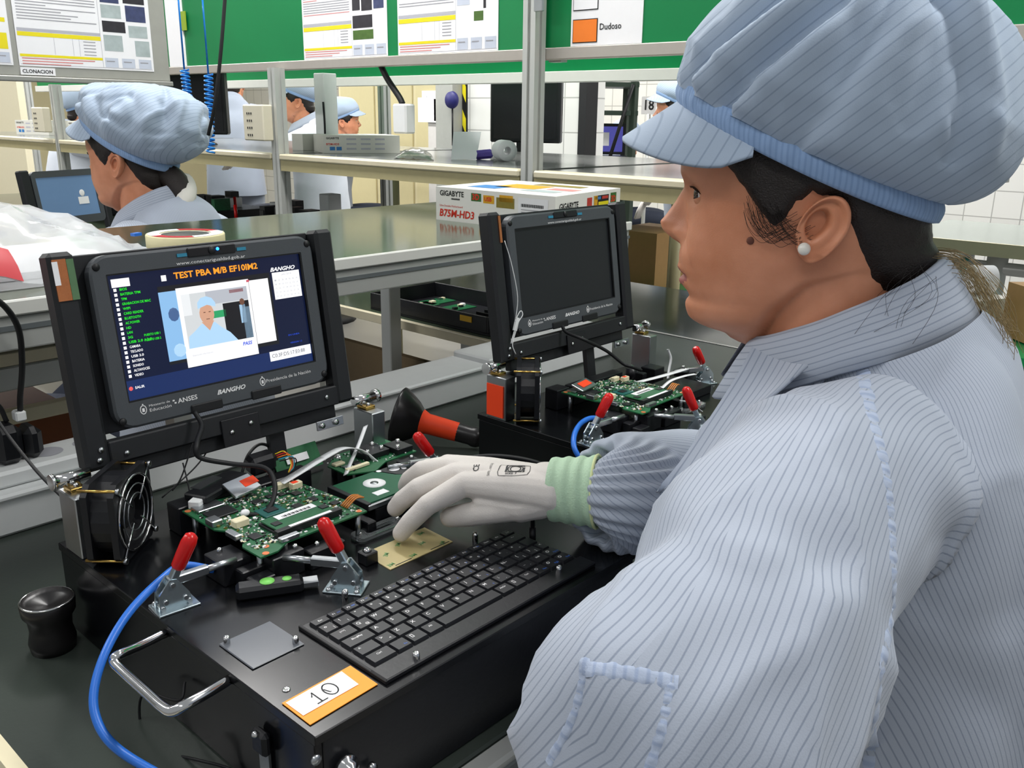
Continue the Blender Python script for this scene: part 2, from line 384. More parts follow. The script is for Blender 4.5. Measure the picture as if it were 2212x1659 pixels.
for x in (-.3, .9): MB(ALU).box((x-.02, 1.986, 1.4), (x+.02, 2.02, 2.3)).build('hanger', t)
YEL = mat('print_yellow', 'e8d818', .6, var=.03); GREYP = mat('print_grey', 'b4b4bc', .6); REDP = mat('print_red', 'd88a86', .6); LINK = mat('print_text_grey', '9a9aa0', .6); PH1 = mat('photo_dark', '2c2a30', .5, var=.5, scale=60); PH2 = mat('photo_blue', '3c4468', .5, var=.5, scale=60); PH3 = mat('photo_grey', 'a8b4b4', .5, var=.3, scale=40); PH4 = mat('photo_green', '4a6a2c', .5, var=.4, scale=60); PBLUE = mat('print_pale_blue', 'c3cad8', .6); ORG_P = mat('print_orange', 'ef7d22', .5, var=.03)
def sheet_of(label, o, X, w_, h, photos, seed=1, yellow_left=False, title=False):
    o = Vector(o); X = Vector(X); Y = V(0, 0, 1); N = X.cross(Y); R = random.Random(seed)
    t = thing('instruction_sheet', label, 'sheet', o, group='instruction sheets on the boards')
    def q(mb, u0, v0, u1, v1, m, k=1): d = N*(.0012+.0003*k); mb.quad(o+X*u0+Y*v0+d, o+X*u1+Y*v0+d, o+X*u1+Y*v1+d, o+X*u0+Y*v1+d, m)
    b = MB(PAPER); b.add([o+X*u+Y*v+N*k for k in (.0003, .0012) for u, v in ((0, 0), (w_, 0), (w_, h), (0, h))], [(4, 5, 6, 7), (3, 2, 1, 0), (0, 1, 5, 4), (1, 2, 6, 5), (2, 3, 7, 6), (3, 0, 4, 7)], PAPER); b.build('paper', t)
    b = MB(LINK); tw = w_*.6
    q(b, .004, .004, w_-.004, .005, GREYP); q(b, tw, .004, tw+.001, h, GREYP)
    v = h-.01; red = False
    while v > h*.42:
        if R.random() < .12: v -= .008; red = R.random() < .4; continue
        q(b, .008, v, tw*(.97 if R.random() < .8 else R.uniform(.3, .8)), v+.0022, REDP if red or R.random() < .15 else LINK); v -= .0068
    b.build('text_lines', t, kind='stuff')
    b = MB(YEL); q(b, .004, h*.33, tw, h*.36, GREYP); q(b, .004, h*.285, tw, h*.325, YEL); q(b, .004, h*.09, tw, h*.115, YEL)
    for i in range(3): q(b, .008, h*.07-i*.0065, tw*(.9-.15*i), h*.07-i*.0065+.0025, REDP)
    for i in range(5): q(b, tw*.78, h*.26-i*.008, tw*.93, h*.26-i*.008+.002, LINK)
    for k in (.33, .5, .56): q(b, tw*k*1.3, h*.12, tw*k*1.3+.0008, h*.285, GREYP)
    b.build('yellow_table', t, kind='stuff')
    b = MB(PBLUE)
    for i in range(3): q(b, tw+.006+i*(w_-tw)*.33, .006, tw+(i+.9)*(w_-tw)*.33, h*.12, PBLUE); q(b, tw+.01+i*(w_-tw)*.33, h*.08, tw+(i+.7)*(w_-tw)*.33, h*.09, LINK, 2)
    b.build('footer_boxes', t, kind='stuff')
    for u0, v0, u1, v1, m in photos: b = MB(m); q(b, tw+u0*(w_-tw), v0*h, tw+u1*(w_-tw), v1*h, m); b.build('photo', t)
    return t
pho = [(.06, .19, .42, .35, PH3), (.06, .38, .5, .49, PH1), (.06, .52, .44, .65, PH3), (.06, .67, .42, .83, PH2), (.06, .86, .42, .99, PH1), (.66, .15, .95, .31, PH4 if False else PH3), (.56, .34, .93, .46, PH3), (.53, .5, .92, .66, PH2), (.5, .68, .92, .82, PH1), (.5, .84, .92, .99, PH3)]
sheet_of('instruction sheet with ten small photos on the grey board', (.556, 1.9545, 1.3945), (1, 0, 0), .352, .25, pho, 2)
sheet_of('instruction sheet cut off at the left edge of the photo, on the grey board', (.19, 1.9545, 1.3945), (1, 0, 0), .352, .25, [(.6, .15, .95, .3, YEL), (.3, .4, .95, .44, YEL), (.5, .55, .8, .64, YEL)], 3)
sheet_of('instruction sheet with dark photos, left one of two on the green board', (1.4295, 1.98, 1.4525), (0, -1, 0), .41, .29, [(.04, .17, .62, .26, PH4), (.04, .28, .6, .4, PH1), (.04, .45, .26, .62, PH1), (.3, .44, .6, .63, PH1), (.64, .45, .92, .64, PH2), (.04, .68, .32, .84, PH3), (.36, .67, .66, .86, PH1), (.72, .7, .86, .84, ORG_P), (.04, .88, .5, .99, PH1)], 4)
sheet_of('instruction sheet with few photos, beside the tall post on the green board', (1.4295, 1.524, 1.4525), (0, -1, 0), .392, .29, [(.04, .4, .34, .62, PBLUE), (.04, .6, .3, .64, YEL), (.04, .72, .48, .84, YEL), (.56, .6, .92, .84, PH1), (.66, .36, .72, .5, PH1), (.44, .26, .66, .34, PH4)], 5)
t = thing('legend_sheet', 'white legend sheet lettered Sin procesar and Dudoso with an orange square', 'sheet', (1.425, .79, 1.4525))
MB(PAPER).box((1.4278, .686, 1.4525), (1.4296, .892, 1.72)).build('paper', t)
b = MB(ORG_P); b.box((1.4270, .812, 1.459), (1.4277, .886, 1.512), INK); b.box((1.4262, .814, 1.461), (1.4269, .884, 1.51), ORG_P); b.build('orange_square', t)
b = MB(PAPER); b.box((1.4270, .812, 1.531), (1.4277, .886, 1.584), INK); b.box((1.4262, .814, 1.533), (1.4269, .884, 1.582), PAPER); b.build('white_square', t)
b = MB(INK); b.text('Dudoso', (1.4272, .775, 1.492), (0, -1, 0), (0, 0, 1), .0135, INK, bold=.012); b.build('word_print', t); b = MB(INK); b.text('Sin procesar', (1.4272, .75, 1.578), (0, -1, 0), (0, 0, 1), .0125, INK, bold=.012); b.build('word_print', t)
b = MB(PAPER); b.box((1.425, 2.72, 1.4525), (1.4296, 2.84, 1.8)); b.single('blank_sheet', 'tall pale sheet at the left end of the first green board', 'sheet')
b = MB(mat('sticky_green', '8aa520', .6)); b.box((1.4210, 2.69, 1.575), (1.4248, 2.725, 1.64)); b.single('sticky_note', 'olive green sticky note on the pale sheet of the green board', 'note')
# ------------------------------------------------------------------ things on the raised bench
t = thing('motherboard_box', 'large white motherboard box with big red lettering on the raised bench', 'box', (1.09, .72, B2Z))
A, Bc, Cc, Dc = V(.953, .862, 0), V(.957, .537, 0), V(1.236, .588, 0), V(1.226, .905, 0); H_ = .069
BOXW = mat('box_white', 'eceae4', .35, var=.02)
b = MB(BOXW); zz = V(0, 0, B2Z); hh = V(0, 0, B2Z+H_); b.add([A+zz, Bc+zz, Cc+zz, Dc+zz, A+hh, Bc+hh, Cc+hh, Dc+hh], [(0, 3, 2, 1), (4, 5, 6, 7), (0, 1, 5, 4), (1, 2, 6, 5), (2, 3, 7, 6), (3, 0, 4, 7)], BOXW); b.build('carton', t)
RB = mat('box_print_red', 'd2321e', .5); MULTI = [mat('box_print_'+c, c, .5, var=.2, scale=150) for c in ('d8a020', '3a6a30', '3a7ab8', '8a7a30', 'c03a30')]
def face(o, X, Y, mb):
    X = Vector(X).normalized(); Y = Vector(Y); N = X.cross(Y)
    def q(u0, v0, u1, v1, m, k=1): d = N*(.0004*k); mb.quad(o+X*u0+Y*v0+d, o+X*u1+Y*v0+d, o+X*u1+Y*v1+d, o+X*u0+Y*v1+d, m)
    def tx(s, u, v, size, m, **k): mb.text(s, o+X*u+Y*v+N*.0007, X, Y, size, m, 'LEFT', **k)
    return q, tx
b = MB(INK); q, tx = face(A+zz, Bc-A, (0, 0, 1), b)
tx('GIGABYTE', .012, .0565, .0105, INK, bold=.02); tx('B75M-HD3', .01, .0155, .0145, RB, shear=.15, bold=.025, sx=1.05); tx('Ultra Durable Motherboard', .011, .031, .0042, RB)
for i in range(14): q(.046+i*.0018, .0445, .047+i*.0018+.0006*(i % 2), .048, INK)
q(.104, .046, .132, .062, MULTI[1]); tx('3D', .107, .054, .011, RB, bold=.04); q(.138, .044, .168, .06, MULTI[0]); tx('USB', .141, .052, .008, RB, bold=.03); q(.174, .038, .222, .058, MULTI[3]); q(.182, .05, .218, .063, MULTI[0])
q(.232, .026, .308, .0615, PAPER); q(.128, .008, .2, .022, INK, 2); q(.128, .008, .145, .022, MULTI[0], 3)
for i in range(26): q(.24+i*.0022, .044, .241+i*.0022+.0007*(i % 2), .05, INK, 2)
for i in range(3): q(.24, .028+i*.005, .285, .0295+i*.005, LINK, 2)
b.build('side_print', t)
b = MB(INK); q, tx = face(Bc+zz, Cc-Bc, (0, 0, 1), b); tx('GIGABYTE', .015, .0475, .0115, INK, bold=.02)
b.build('brand_print', t); b = MB(INK); q, tx = face(Bc+zz, Cc-Bc, (0, 0, 1), b); q(.13, .036, .152, .058, MULTI[4]); q(.16, .036, .228, .06, INK); q(.164, .052, .19, .058, MULTI[2], 2); q(.196, .052, .224, .058, MULTI[4], 2); q(.16, .036, .176, .06, MULTI[0], 2); q(.18, .039, .226, .047, YEL, 2); q(.236, .036, .264, .062, MULTI[1]); tx('3D', .238, .049, .012, RB, bold=.04); b.build('badge_print', t)
b = MB(INK); q, tx = face(A+hh, Bc-A, ((Dc-A).normalized()), b)
for u0, v0, u1, v1, m in ((.05, .05, .13, .12, MULTI[2]), (.09, .1, .2, .19, MULTI[0]), (.19, .06, .28, .1, PH3), (.13, .2, .26, .24, MULTI[3]), (.22, .12, .29, .16, REDP)): q(u0, v0, u1, v1, m)
b.build('top_print', t)
# masking tape roll
t = thing('tape_roll', 'cream masking tape roll with a red and white core label, behind the lit display', 'tape roll', (.352, .81, B2Z))
c = V(.352, .81, B2Z); MB(mat('masking_tape', 'e2d9ae', .55, var=.05)).lathe(c, (0, 0, 1), [(.04, 0), (.06, 0), (.061, .002), (.061, .023), (.06, .025), (.04, .025), (.04, 0)], 40).build('tape', t)
b = MB(PAPER); b.lathe(c, (0, 0, 1), [(.0395, .003), (.0395, .024), (.0375, .024)], 36); b.build('core', t)
b = MB(PAPER, RED)
for i in range(24):
    a0, a1 = 2*pi*i/24, 2*pi*(i+1)/24; m = RED if (i % 12) in (0, 1, 2, 3, 4) else PAPER
    b.quad(*[c+V(r*cos(a), r*sin(a), .0256) for r, a in ((.04, a0), (.058, a0), (.058, a1), (.04, a1))], m)
b.text('DOBLE A', c+V(.035, -.034, .026), V(.75, .66, 0), V(-.66, .75, 0), .009, PAPER, bold=.02); b.build('printed_label', t)
# plastic bag with red print
FILM = mat('clear_film', 'eef0f2', .12, var=.02, alpha=.55, spec=.9); b = MB(FILM); rows = []
for i in range(34):
    row = []
    for j in range(26):
        u, v = i/33, j/25; x = lerp(-.42, .26+.03*v, u); y = lerp(.62, 1.0, v); z = B2Z+.012+.095*sin(pi*min(1, u*1.05))**.7*sin(pi*v)**.6+.016*noise.noise((x*14, y*14, 1))+.008*noise.noise((x*38, y*38, 5)); row.append(V(x, y, max(B2Z+.004, z)))
    rows.append(row)
b.grid(rows, FILM); fl = [[V(p_.x, p_.y, B2Z+.001) for p_ in r] for r in rows]; b.grid(fl, FILM, flip=True)
t = thing('plastic_bag', 'crumpled clear plastic bag with red print lying on the raised bench at the left', 'bag', (-.05, .8, B2Z)); b.build('film', t)
b = MB(mat('bag_print_red', 'c8343c', .4, var=.05), mat('bag_print_pale', 'e0a0a0', .4))
def bagq(u0, v0, u1, v1, m):
    i0, i1, j0, j1 = int(u0*33), int(u1*33), int(v0*25), int(v1*25); b.grid([[rows[i][j]+V(0, -.001, .002) for j in range(j0, j1+1)] for i in range(i0, i1+1)], m)
bagq(.2, .02, .68, .14, b.mats[0]); bagq(.05, .2, .5, .24, b.mats[1]); bagq(.1, .45, .62, .5, b.mats[1]); bagq(.3, .65, .62, .75, b.mats[0]); b.build('red_print', t)
MB(PAPER).box((-.35, .68, B2Z+.0015), (.2, .95, B2Z+.011)).build('folded_sheets', t)
MB(BLUEC).obox((.2, .66, B2Z+.05), ((.9, .3, 0), (-.3, .9, 0), (0, 0, 1)), (.014, .008, .004)).build('blue_clip', t)
# ------------------------------------------------------------------ black parts tray on the cross bench
def tray(label, x0, x1, y0, y1, z, h=.045):
    t = thing('parts_tray', label, 'tray', ((x0+x1)/2, (y0+y1)/2, z)); b = MB(BLACK)
    b.box((x0, y0, z), (x1, y1, z+.005))
    for a, c in (((x0, y0), (x1, y0+.006)), ((x0, y1-.006), (x1, y1)), ((x0, y0+.006), (x0+.006, y1-.006)), ((x1-.006, y0+.006), (x1, y1-.006))): b.box((*a, z+.005), (*c, z+h), ch=.001)
    b.build('tray_shell', t)
    for k in range(5): MB(BLACK).box((x0+.02+k*.03, y0+.02, z+.005), (x0+.024+k*.03, y0+.12, z+.03)).build('divider', t)
    return t
tray('large black parts tray holding small circuit boards, left of the dark display', 1.135, 1.372, .88, 1.32, .786)
for i, (x, y) in enumerate(((1.25, 1.12), (1.2, 1.21), (1.27, 1.22))):
    b = MB(PCB); b.box((x, y, .7915), (x+.09, y+.06, .793)); t_ = b.single('small_circuit_board', ('small green circuit board in the middle of the black tray', 'small green circuit board nearest the blue connector in the black tray', 'small green circuit board at the far side of the black tray')[i], 'circuit board', 'boards in the tray')
    R = random.Random(i)
    for k in range(5): u, v = R.uniform(.005, .07), R.uniform(.005, .04); MB(R.choice((CHIP, PAPER, STEEL, IVORY))).box((x+u, y+v, .793), (x+u+R.uniform(.008, .018), y+v+R.uniform(.006, .014), .793+R.uniform(.002, .006))).build('chip', t_)
b = MB(BLUEC); b.box((1.2, 1.29, .792), (1.215, 1.3, .808)); b.single('blue_connector', 'tiny blue connector in the far corner of the black tray', 'connector')
b = MB(mat('yellow_tag', 'e0b020', .5)); b.box((1.133, .935, .81), (1.1345, .975, .824)); b.single('yellow_tag', 'small yellow tag stuck on the near side of the black tray', 'tag')
# ------------------------------------------------------------------ motherboard boxes and clutter on the cross shelf
def small_box(label, p0, p1, h, d, red):
    p0, p1 = Vector(p0), Vector(p1); X = (p1-p0); L_ = X.length; X.normalize(); D = V(-X.y, X.x, 0); D = D if D.x > 0 else -D
    t = thing('motherboard_box', label, 'box', (p0+p1)/2+D*d/2, group='motherboard boxes on the shelf'); z0 = p0.z; U_ = V(0, 0, h); SB_ = mat('box_grey_white', 'd6d5cc', .45, var=.03)
    b = MB(SB_); b.add([p0, p1, p1+D*d, p0+D*d, p0+U_, p1+U_, p1+D*d+U_, p0+D*d+U_], [(0, 3, 2, 1), (4, 5, 6, 7), (0, 1, 5, 4), (1, 2, 6, 5), (2, 3, 7, 6), (3, 0, 4, 7)], SB_); b.build('carton', t)
    b = MB(INK); q, tx = face(p0, X, (0, 0, 1), b); tx('GIGABYTE', .01, h*.83, h*.11, INK, bold=.02); tx(red, .01, h*.5, h*.11, RB, bold=.02)
    q(.022, h*.16, .04, h*.36, MULTI[2]); q(.045, h*.16, .063, h*.36, MULTI[2])
    for r_ in range(3):
        for c_ in range(int((L_-.09)/.05)): u = .08+c_*.05; q(u, h*(.2+.27*r_), u+.034, h*(.3+.27*r_), GREYP)
    b.build('printed_side', t); return t
small_box('pale motherboard box on the cross shelf, nearest the black monitor', (1.5534, 2.0711, 1.1585), (1.7892, 1.9442, 1.1585), .06, .25, 'B75M-HD3')
small_box('pale motherboard box on the cross shelf, half hidden behind the socket box post', (1.6258, 2.3602, 1.1585), (1.8048, 2.3748, 1.1585), .058, .06, 'B75M-HD3')
small_box('pale motherboard box on the cross shelf at the far left of the photo', (1.5818, 4.8974, 1.1585), (1.6617, 4.6651, 1.1585), .075, .15, 'A75M-HD2'); small_box('pale motherboard box on the cross shelf just left of the turned woman', (1.7596, 4.6426, 1.1585), (1.7253, 4.25, 1.1585), .075, .15, 'A75M-HD2')
SOCK = mat('beige_socket_box', 'd3cdb8', .45, var=.03)
def socket_box(label, y, z0, z1, x=1.34):
    t = thing('socket_box', label, 'socket box', (x+.02, y, z0)); MB(SOCK).box((x, y-.06, z0), (x+.039, y+.06, z1), ch=.004).build('case', t)
    for k in range(4):
        v = lerp(z0, z1, .15+.2*k); b = MB(INK)
        for dy in (-.012, .0, .012): b.box((x-.0012, y+.02+dy-.0025, v-.003), (x-.0002, y+.02+dy+.0025, v+.004))
        b.build('outlet', t)
socket_box('beige socket box with four outlets fixed to the post behind the lit display', 2.16, 1.2, 1.315); socket_box('beige socket box fixed to the post at the left, beside the turned woman', 3.95, 1.19, 1.3)
b = MB(WHITE); b.box((1.43, 1.50, 1.236), (1.47, 1.56, 1.32), ch=.005); t_ = b.single('lamp_box', 'bright white lamp ballast box hanging beside the post left of the monitor', 'lamp box')
cable('lamp_cable', 'thick black cable hanging onto the white lamp ballast box', [(1.45, 1.63, 1.43), (1.45, 1.6, 1.39), (1.45, 1.55, 1.34), (1.45, 1.535, 1.32)], .009, BLACKM)
# blister bag, paper, stamp and roll lying on the shelf
def shelf_patch(pts, nu, nv, f):
    A, B, C_, D = [V(*q) for q in pts]; return [[lerp(lerp(A, B, u), lerp(D, C_, u), v)+V(0, 0, f(u, v)) for u in [i/nu for i in range(nu+1)]] for v in [k/nv for k in range(nv+1)]]
b = MB(mat('dark_blister', '7a8078', .15, var=.2, alpha=.75)); rows = shelf_patch(((1.4951, 1.6344, 1.1585), (1.5235, 1.4807, 1.1585), (1.7586, 1.7474, 1.1585), (1.6912, 1.8261, 1.1585)), 16, 12, lambda u, v: .001+.026*(sin(pi*u)*sin(pi*v))**.6+.008*abs(noise.noise((u*7, v*7, 0))))
b.grid(rows, None); b.grid([[V(p_.x, p_.y, 1.1585) for p_ in r] for r in rows], None, flip=True); b.single('blister_bag', 'grey see-through antistatic bag lying on the cross shelf', 'bag')
b = MB(PAPER); pa, pb = V(*(1.6053, 1.4937, 1.1587)), V(*(1.6733, 1.4528, 1.1587)); bk_ = V(.06, .05, .07); rows = [[lerp(pa, pb, u)+bk_*v+V(.014*u*v, .0, .012*v*v) for u in [i/6 for i in range(7)]] for v in [k/6 for k in range(7)]]; b.grid(rows, None); b.grid([[q_+V(.0006, .0004, -.0002) for q_ in r] for r in rows], None, flip=True); b.single('curled_paper', 'curled pale sheet of paper standing on the cross shelf', 'paper')
c = V(*(1.6583, 1.2951, 1.1587)); b = MB(WHITE); b.lathe(c+V(.01, .02, .0312), (.5, .86, 0), [(.012, 0), (.03, 0), (.031, .004), (.031, .066), (.03, .07), (.012, .07), (.012, 0)], 24); b.single('label_roll', 'white paper label roll lying beside the tall post on the shelf', 'roll')
c = V(*(1.7173, 1.4615, 1.1587)); b = MB(mat('violet_plastic', '5a4aa0', .4)); b.obox(c+V(0, 0, .015), ((.7, -.7, .1), (.7, .7, 0), (-.07, .07, 1)), (.06, .03, .028), None, .008); t_ = b.single('hand_stamp', 'violet hand stamp lying between the paper and the label roll', 'stamp')
MB(WHITE).cyl(c+V(.03, -.03, .018), c+V(.07, -.07, .018), .011, 12).build('white_handle', t_)
t = thing('monitor', 'black flat monitor on the cross shelf behind the coiled blue hoses', 'monitor', (1.62, 3.05, 1.1585))
MB(BLACK).obox((1.62, 3.05, 1.33), ((.6, -.8, 0), (0, 0, 1), (-.8, -.6, 0)), (.3, .26, .04), BLACK, .006).build('housing', t); MB(BLACK).box((1.6, 3.03, 1.165), (1.64, 3.07, 1.21)).build('neck', t); MB(BLACK).lathe((1.62, 3.05, 1.159), (0, 0, 1), [(0, 0), (.09, 0), (.08, .01), (0, .011)], 20).build('foot', t); MB(mat('monitor_glass', '17181b', .25)).obox((1.6035, 3.0375, 1.33), ((.6, -.8, 0), (0, 0, 1), (-.8, -.6, 0)), (.27, .23, .002)).build('screen', t)
# hanging cable, coiled air hoses
b = MB(BLACKM); b.tube(spline([(0.7448, 1.2768, 1.5726), (0.7054, 1.254, 1.4226), (0.6842, 1.2587, 1.3103), (0.676, 1.2838, 1.2412)], 8), .004, 8); b.single('hanging_cable', 'black cable hanging from above in front of the first green board', 'cable')
HOSE = mat('blue_air_hose', '1e78c8', .2, var=.1)
for i, (p0, p1) in enumerate((((1.0718, 2.0878, 1.4108), (1.0535, 2.0421, 1.262)), ((1.1176, 2.0317, 1.3984), (1.0746, 1.979, 1.1723)))):
    p0, p1 = V(*p0), V(*p1); n = 14+4*i; b = MB(HOSE); b.tube([lerp(p0, p1, k/(n*10))+V(.74*cos(2*pi*k/10), -.67*cos(2*pi*k/10), 0)*.012+V(.67, .74, 0)*(.012*sin(2*pi*k/10)) for k in range(n*10+1)], .003, 5)
    b.tube([p0, p0+V(0, 0, .3)], .003, 6); b.single('air_hose', ('coiled blue air hose hanging left of the black cable', 'coiled blue air hose hanging right beside the black cable')[i], 'air hose', 'coiled blue hoses')
# ------------------------------------------------------------------ bench of the woman with her back turned
t = thing('far_workbench', 'dark workbench in front of the woman with her back turned', 'workbench', (.7, 2.4, 0))
MB(MAT_G).box((-.6, 2.12, .765), (1.09, 2.75, .785)).build('bench_top', t); MB(EDGE).box((-.6, 2.11, .763), (1.09, 2.1195, .786)).build('edge_band', t)
for x in (-.55, 1.04):
    for y in (2.15, 2.7): MB(ALU).box((x-.02, y-.02, 0), (x+.02, y+.02, .7645)).build('leg', t)
t = thing('netbook_display', 'netbook display with grey-blue lit screen in front of the turned woman', 'display', (.74, 2.42, .962), (-.15, 0, .35), 'netbook displays in the fixtures')
b = MB(BEZEL); b.ring(rrect(-.015, -.025, .24, .145, .018), rrect(0, 0, .2227, .1253, .001), -.008, .004, BEZEL, XZ)
SCRB = mat('screen_slate', '55708f', .3, emit=.35, var=.05)
b.box((0, -.001, 0), (.2227, .004, .1253), SCRB); b.build('panel', t, True); MB(FRAMEB).box((-.052, -.006, -.06), (-.018, .018, .15), ch=.004).build('frame_post', t, True)
b = MB(WTXT); b.sphere((.165, -.002, .07), .011, WTXT, 12, (1, .1, 1)); b.box((.145, -.003, .035), (.186, -.002, .058)); b.build('screen_icon', t, True)
b = MB(FRAMEB); b.box((.245, -.006, -.06), (.27, .018, .15), ch=.004); b.build('frame_post', t, True); MB(BLACK).box((-.05, -.01, -.16), (.27, .06, -.062)).build('fixture_base', t, True)
def station(label, x, y, z, w_=.4, d=.35, seed=0):
    """black test fixture with clutter, seen from afar"""
    t = thing('test_fixture', label, 'test fixture', (x, y, z), group='distant test fixtures'); R = random.Random(seed)
    MB(BLACK).box((x, y, z), (x+d, y+w_, z+.1), ch=.003).build('case', t)
    for k in range(9):
        u, v = R.uniform(.02, d-.08), R.uniform(.02, w_-.08); MB(R.choice((BLACK, BLACK, STEEL, FRAMEB, PCB))).box((x+u, y+v, z+.1), (x+u+R.uniform(.02, .08), y+v+R.uniform(.02, .08), z+.1+R.uniform(.015, .07)), ch=.001).build('clamping_block', t)
    for k in range(2):
        p_ = V(x+R.uniform(.03, d-.03), y+R.uniform(.03, w_-.03), z+.1); MB(RED).tube([p_, p_+V(.01, .02, .05)], .007, 8).build('red_grip', t)
    MB(NEON).box((x-.001, y+w_*.3, z+.04), (x, y+w_*.3+.03, z+.07)).build('neon_sticker', t)
    return t
for i, (x, y, z) in enumerate(((1.5, 2.3, .786), (1.55, 2.95, .786), (1.5, 1.75, .786), (1.5, 4.0, .786))): station(('distant black test fixture under the cross shelf, right of the socket box post', 'distant black test fixture under the cross shelf, left of the socket box post', 'distant black test fixture under the cross shelf, behind the motherboard box', 'distant black test fixture under the cross shelf at the far left')[i], x, y, z, seed=i)
tray('black tray on the dark bench right of the turned woman', .86, 1.08, 2.14, 2.36, .786, .06)
tray('black tray on the dark bench left of the turned woman and her display', .36, .62, 2.3, 2.6, .786, .06)
# trunking column with cable
t = thing('trunking_column', 'white trunking column with a black cable, between the socket box post and the lamp box', 'trunking', (1.72, 2.3, .786))
MB(WHITE).box((1.69, 2.24, .79), (1.75, 2.3, 1.0), ch=.003).build('column', t); MB(WHITE).box((1.69, 2.24, 1.16), (1.75, 2.3, 1.43), ch=.003).build('column', t); MB(WHITE).box((1.62, 2.2, .787), (2.0, 2.3, .86), ch=.003).build('base_channel', t)
b = MB(BLACKM); b.tube(spline([(1.685, 2.24, 1.33), (1.684, 2.235, 1.25), (1.684, 2.238, 1.17)], 4), .004, 6); b.build('cable', t)
# ------------------------------------------------------------------ far part of the hall
TILE = bpy.data.materials.new('white_tiles'); TILE.use_nodes = True; nt = TILE.node_tree; N = nt.nodes
bk = N.new('ShaderNodeTexBrick'); tc = N.new('ShaderNodeTexCoord'); mp = N.new('ShaderNodeMapping'); mp.inputs['Rotation'].default_value = (0, pi/2, pi/2)
sx = N.new('ShaderNodeSeparateXYZ'); cb_ = N.new('ShaderNodeCombineXYZ'); nt.links.new(tc.outputs['Object'], sx.inputs[0]); nt.links.new(sx.outputs['Y'], cb_.inputs[0]); nt.links.new(sx.outputs['Z'], cb_.inputs[1])
nt.links.new(cb_.outputs[0], bk.inputs['Vector']); bk.offset = 0; bk.inputs['Color1'].default_value = (.72, .72, .69, 1); bk.inputs['Color2'].default_value = (.76, .76, .73, 1); bk.inputs['Mortar'].default_value = (.42, .42, .40, 1)
bk.inputs['Scale'].default_value = 1; bk.inputs['Mortar Size'].default_value = .004; bk.inputs['Brick Width'].default_value = .2; bk.inputs['Row Height'].default_value = .2; nt.links.new(bk.outputs[0], N['Principled BSDF'].inputs['Base Color']); N['Principled BSDF'].inputs['Roughness'].default_value = .15
WALLC = mat('cream_wall', 'd9cfa8', .6, var=.03, scale=2)
put(MB(TILE).box((7.2, -4, 0), (7.3, 13, 3.2)).build('wall_right'), kind='structure'); put(MB(WALLC).box((-4, 12.9, 0), (7.2, 13, 3.2)).build('wall_back'), kind='structure')

# ------------------------------------------------------------------ the test fixture (bed, clamps, fan, keyboard, display frame)
ZT = .88
DTILT = radians(8.544); DORG = V(.0028, .2962, ZT+.1302)
FX = thing('test_fixture', 'black test fixture with clamped circuit board, keyboard and an orange label marked 10', 'test fixture', (.11, .094, ZT-.093))
def fx(mb, name, parent=FX, **k): return mb.build(name, parent, **k)
X0, X1, Y0, Y1 = -.078, .305, -.118, .306
fx(MB(ACRYL).box((X0, Y0, ZT-.008), (X1, Y1, ZT), ch=.0008), 'top_plate')
for nm, a, b_ in (('side_panel', (X0+.001, Y0+.003, ZT-.092), (X0+.008, Y1-.002, ZT-.0085)), ('side_panel', (X1-.008, Y0+.003, ZT-.092), (X1-.001, Y1-.002, ZT-.0085)),
                  ('front_panel', (X0+.0085, Y0+.003, ZT-.092), (X1-.0085, Y0+.011, ZT-.0085)), ('back_panel', (X0+.0085, Y1-.01, ZT-.092), (X1-.0085, Y1-.002, ZT-.0085)),
                  ('base_panel', (X0+.0085, Y0+.0115, ZT-.092), (X1-.0085, Y1-.0105, ZT-.086))):
    fx(MB(ACRYL if 'side' in nm else BLACK).box(a, b_, ch=.0008), nm)
def screw(x, y, z=ZT, h=.003, r=.003, parent=FX, m=CHROME):
    b = MB(m); b.lathe((x, y, z), (0, 0, 1), [(r, 0), (r, h*.75), (r*.8, h), (r*.45, h), (r*.45, h*.55), (0, h*.55)], 12); return fx(b, 'screw', parent)
for x, y, h in ((-.0605, -.0585, .001), (.048, .012, .011), (.209, .011, .010), (.213, -.094, .010), (.028, -.103, .010), (-.066, .29, .001), (.292, -.09, .001)): screw(x, y, h=h)
# carrying handle, latch, switch
hz = ZT-.05
b = MB(CHROME); b.tube(spline([(-0.078, 0.092, 0.8706), (-0.103, 0.0872, 0.8721), (-0.122, 0.0798, 0.8767), (-0.127, 0.0793, 0.8739), (-0.127, 0.0673, 0.8711), (-0.127, 0.0273, 0.8705), (-0.127, 0.0024, 0.8705), (-0.125, -0.009, 0.8712), (-0.118, -0.0141, 0.8748), (-0.1, -0.0128, 0.8746), (-0.078, -0.0064, 0.872)], 6), .0042, 10); fx(b, 'handle')
c = V(*(-0.078, -0.054, 0.8472))
b = MB(STEEL); b.obox(c+V(-.002, -.001, -.034), ((0, 1, 0), (0, 0, 1), (1, 0, 0)), (.013, .052, .002)); lt = fx(b, 'latch')
b = MB(BLACK); b.box(c+V(-.008, -.01, -.012), c+V(0, .008, .008), ch=.003); fx(b, 'latch_hook', lt)
b = MB(CHROME); b.sphere(c+V(-.008, 0, .006), .003); fx(b, 'rivet', lt)
c = V(*(-0.0543, -0.118, 0.8437))
b = MB(CHROME); b.lathe(c, (0, -1, 0), [(.0, .0), (.009, 0), (.009, .004), (.006, .005), (.006, .009), (.003, .01), (.0035, .02), (.002, .023), (0, .023)], 14); fx(b, 'toggle_switch')
c = V(*(-0.0786, -0.118, 0.8629)); b = MB(STEEL); b.lathe(c, (0, -1, 0), [(0, 0), (.004, 0), (.004, .002), (0, .0025)], 10); fx(b, 'bolt')
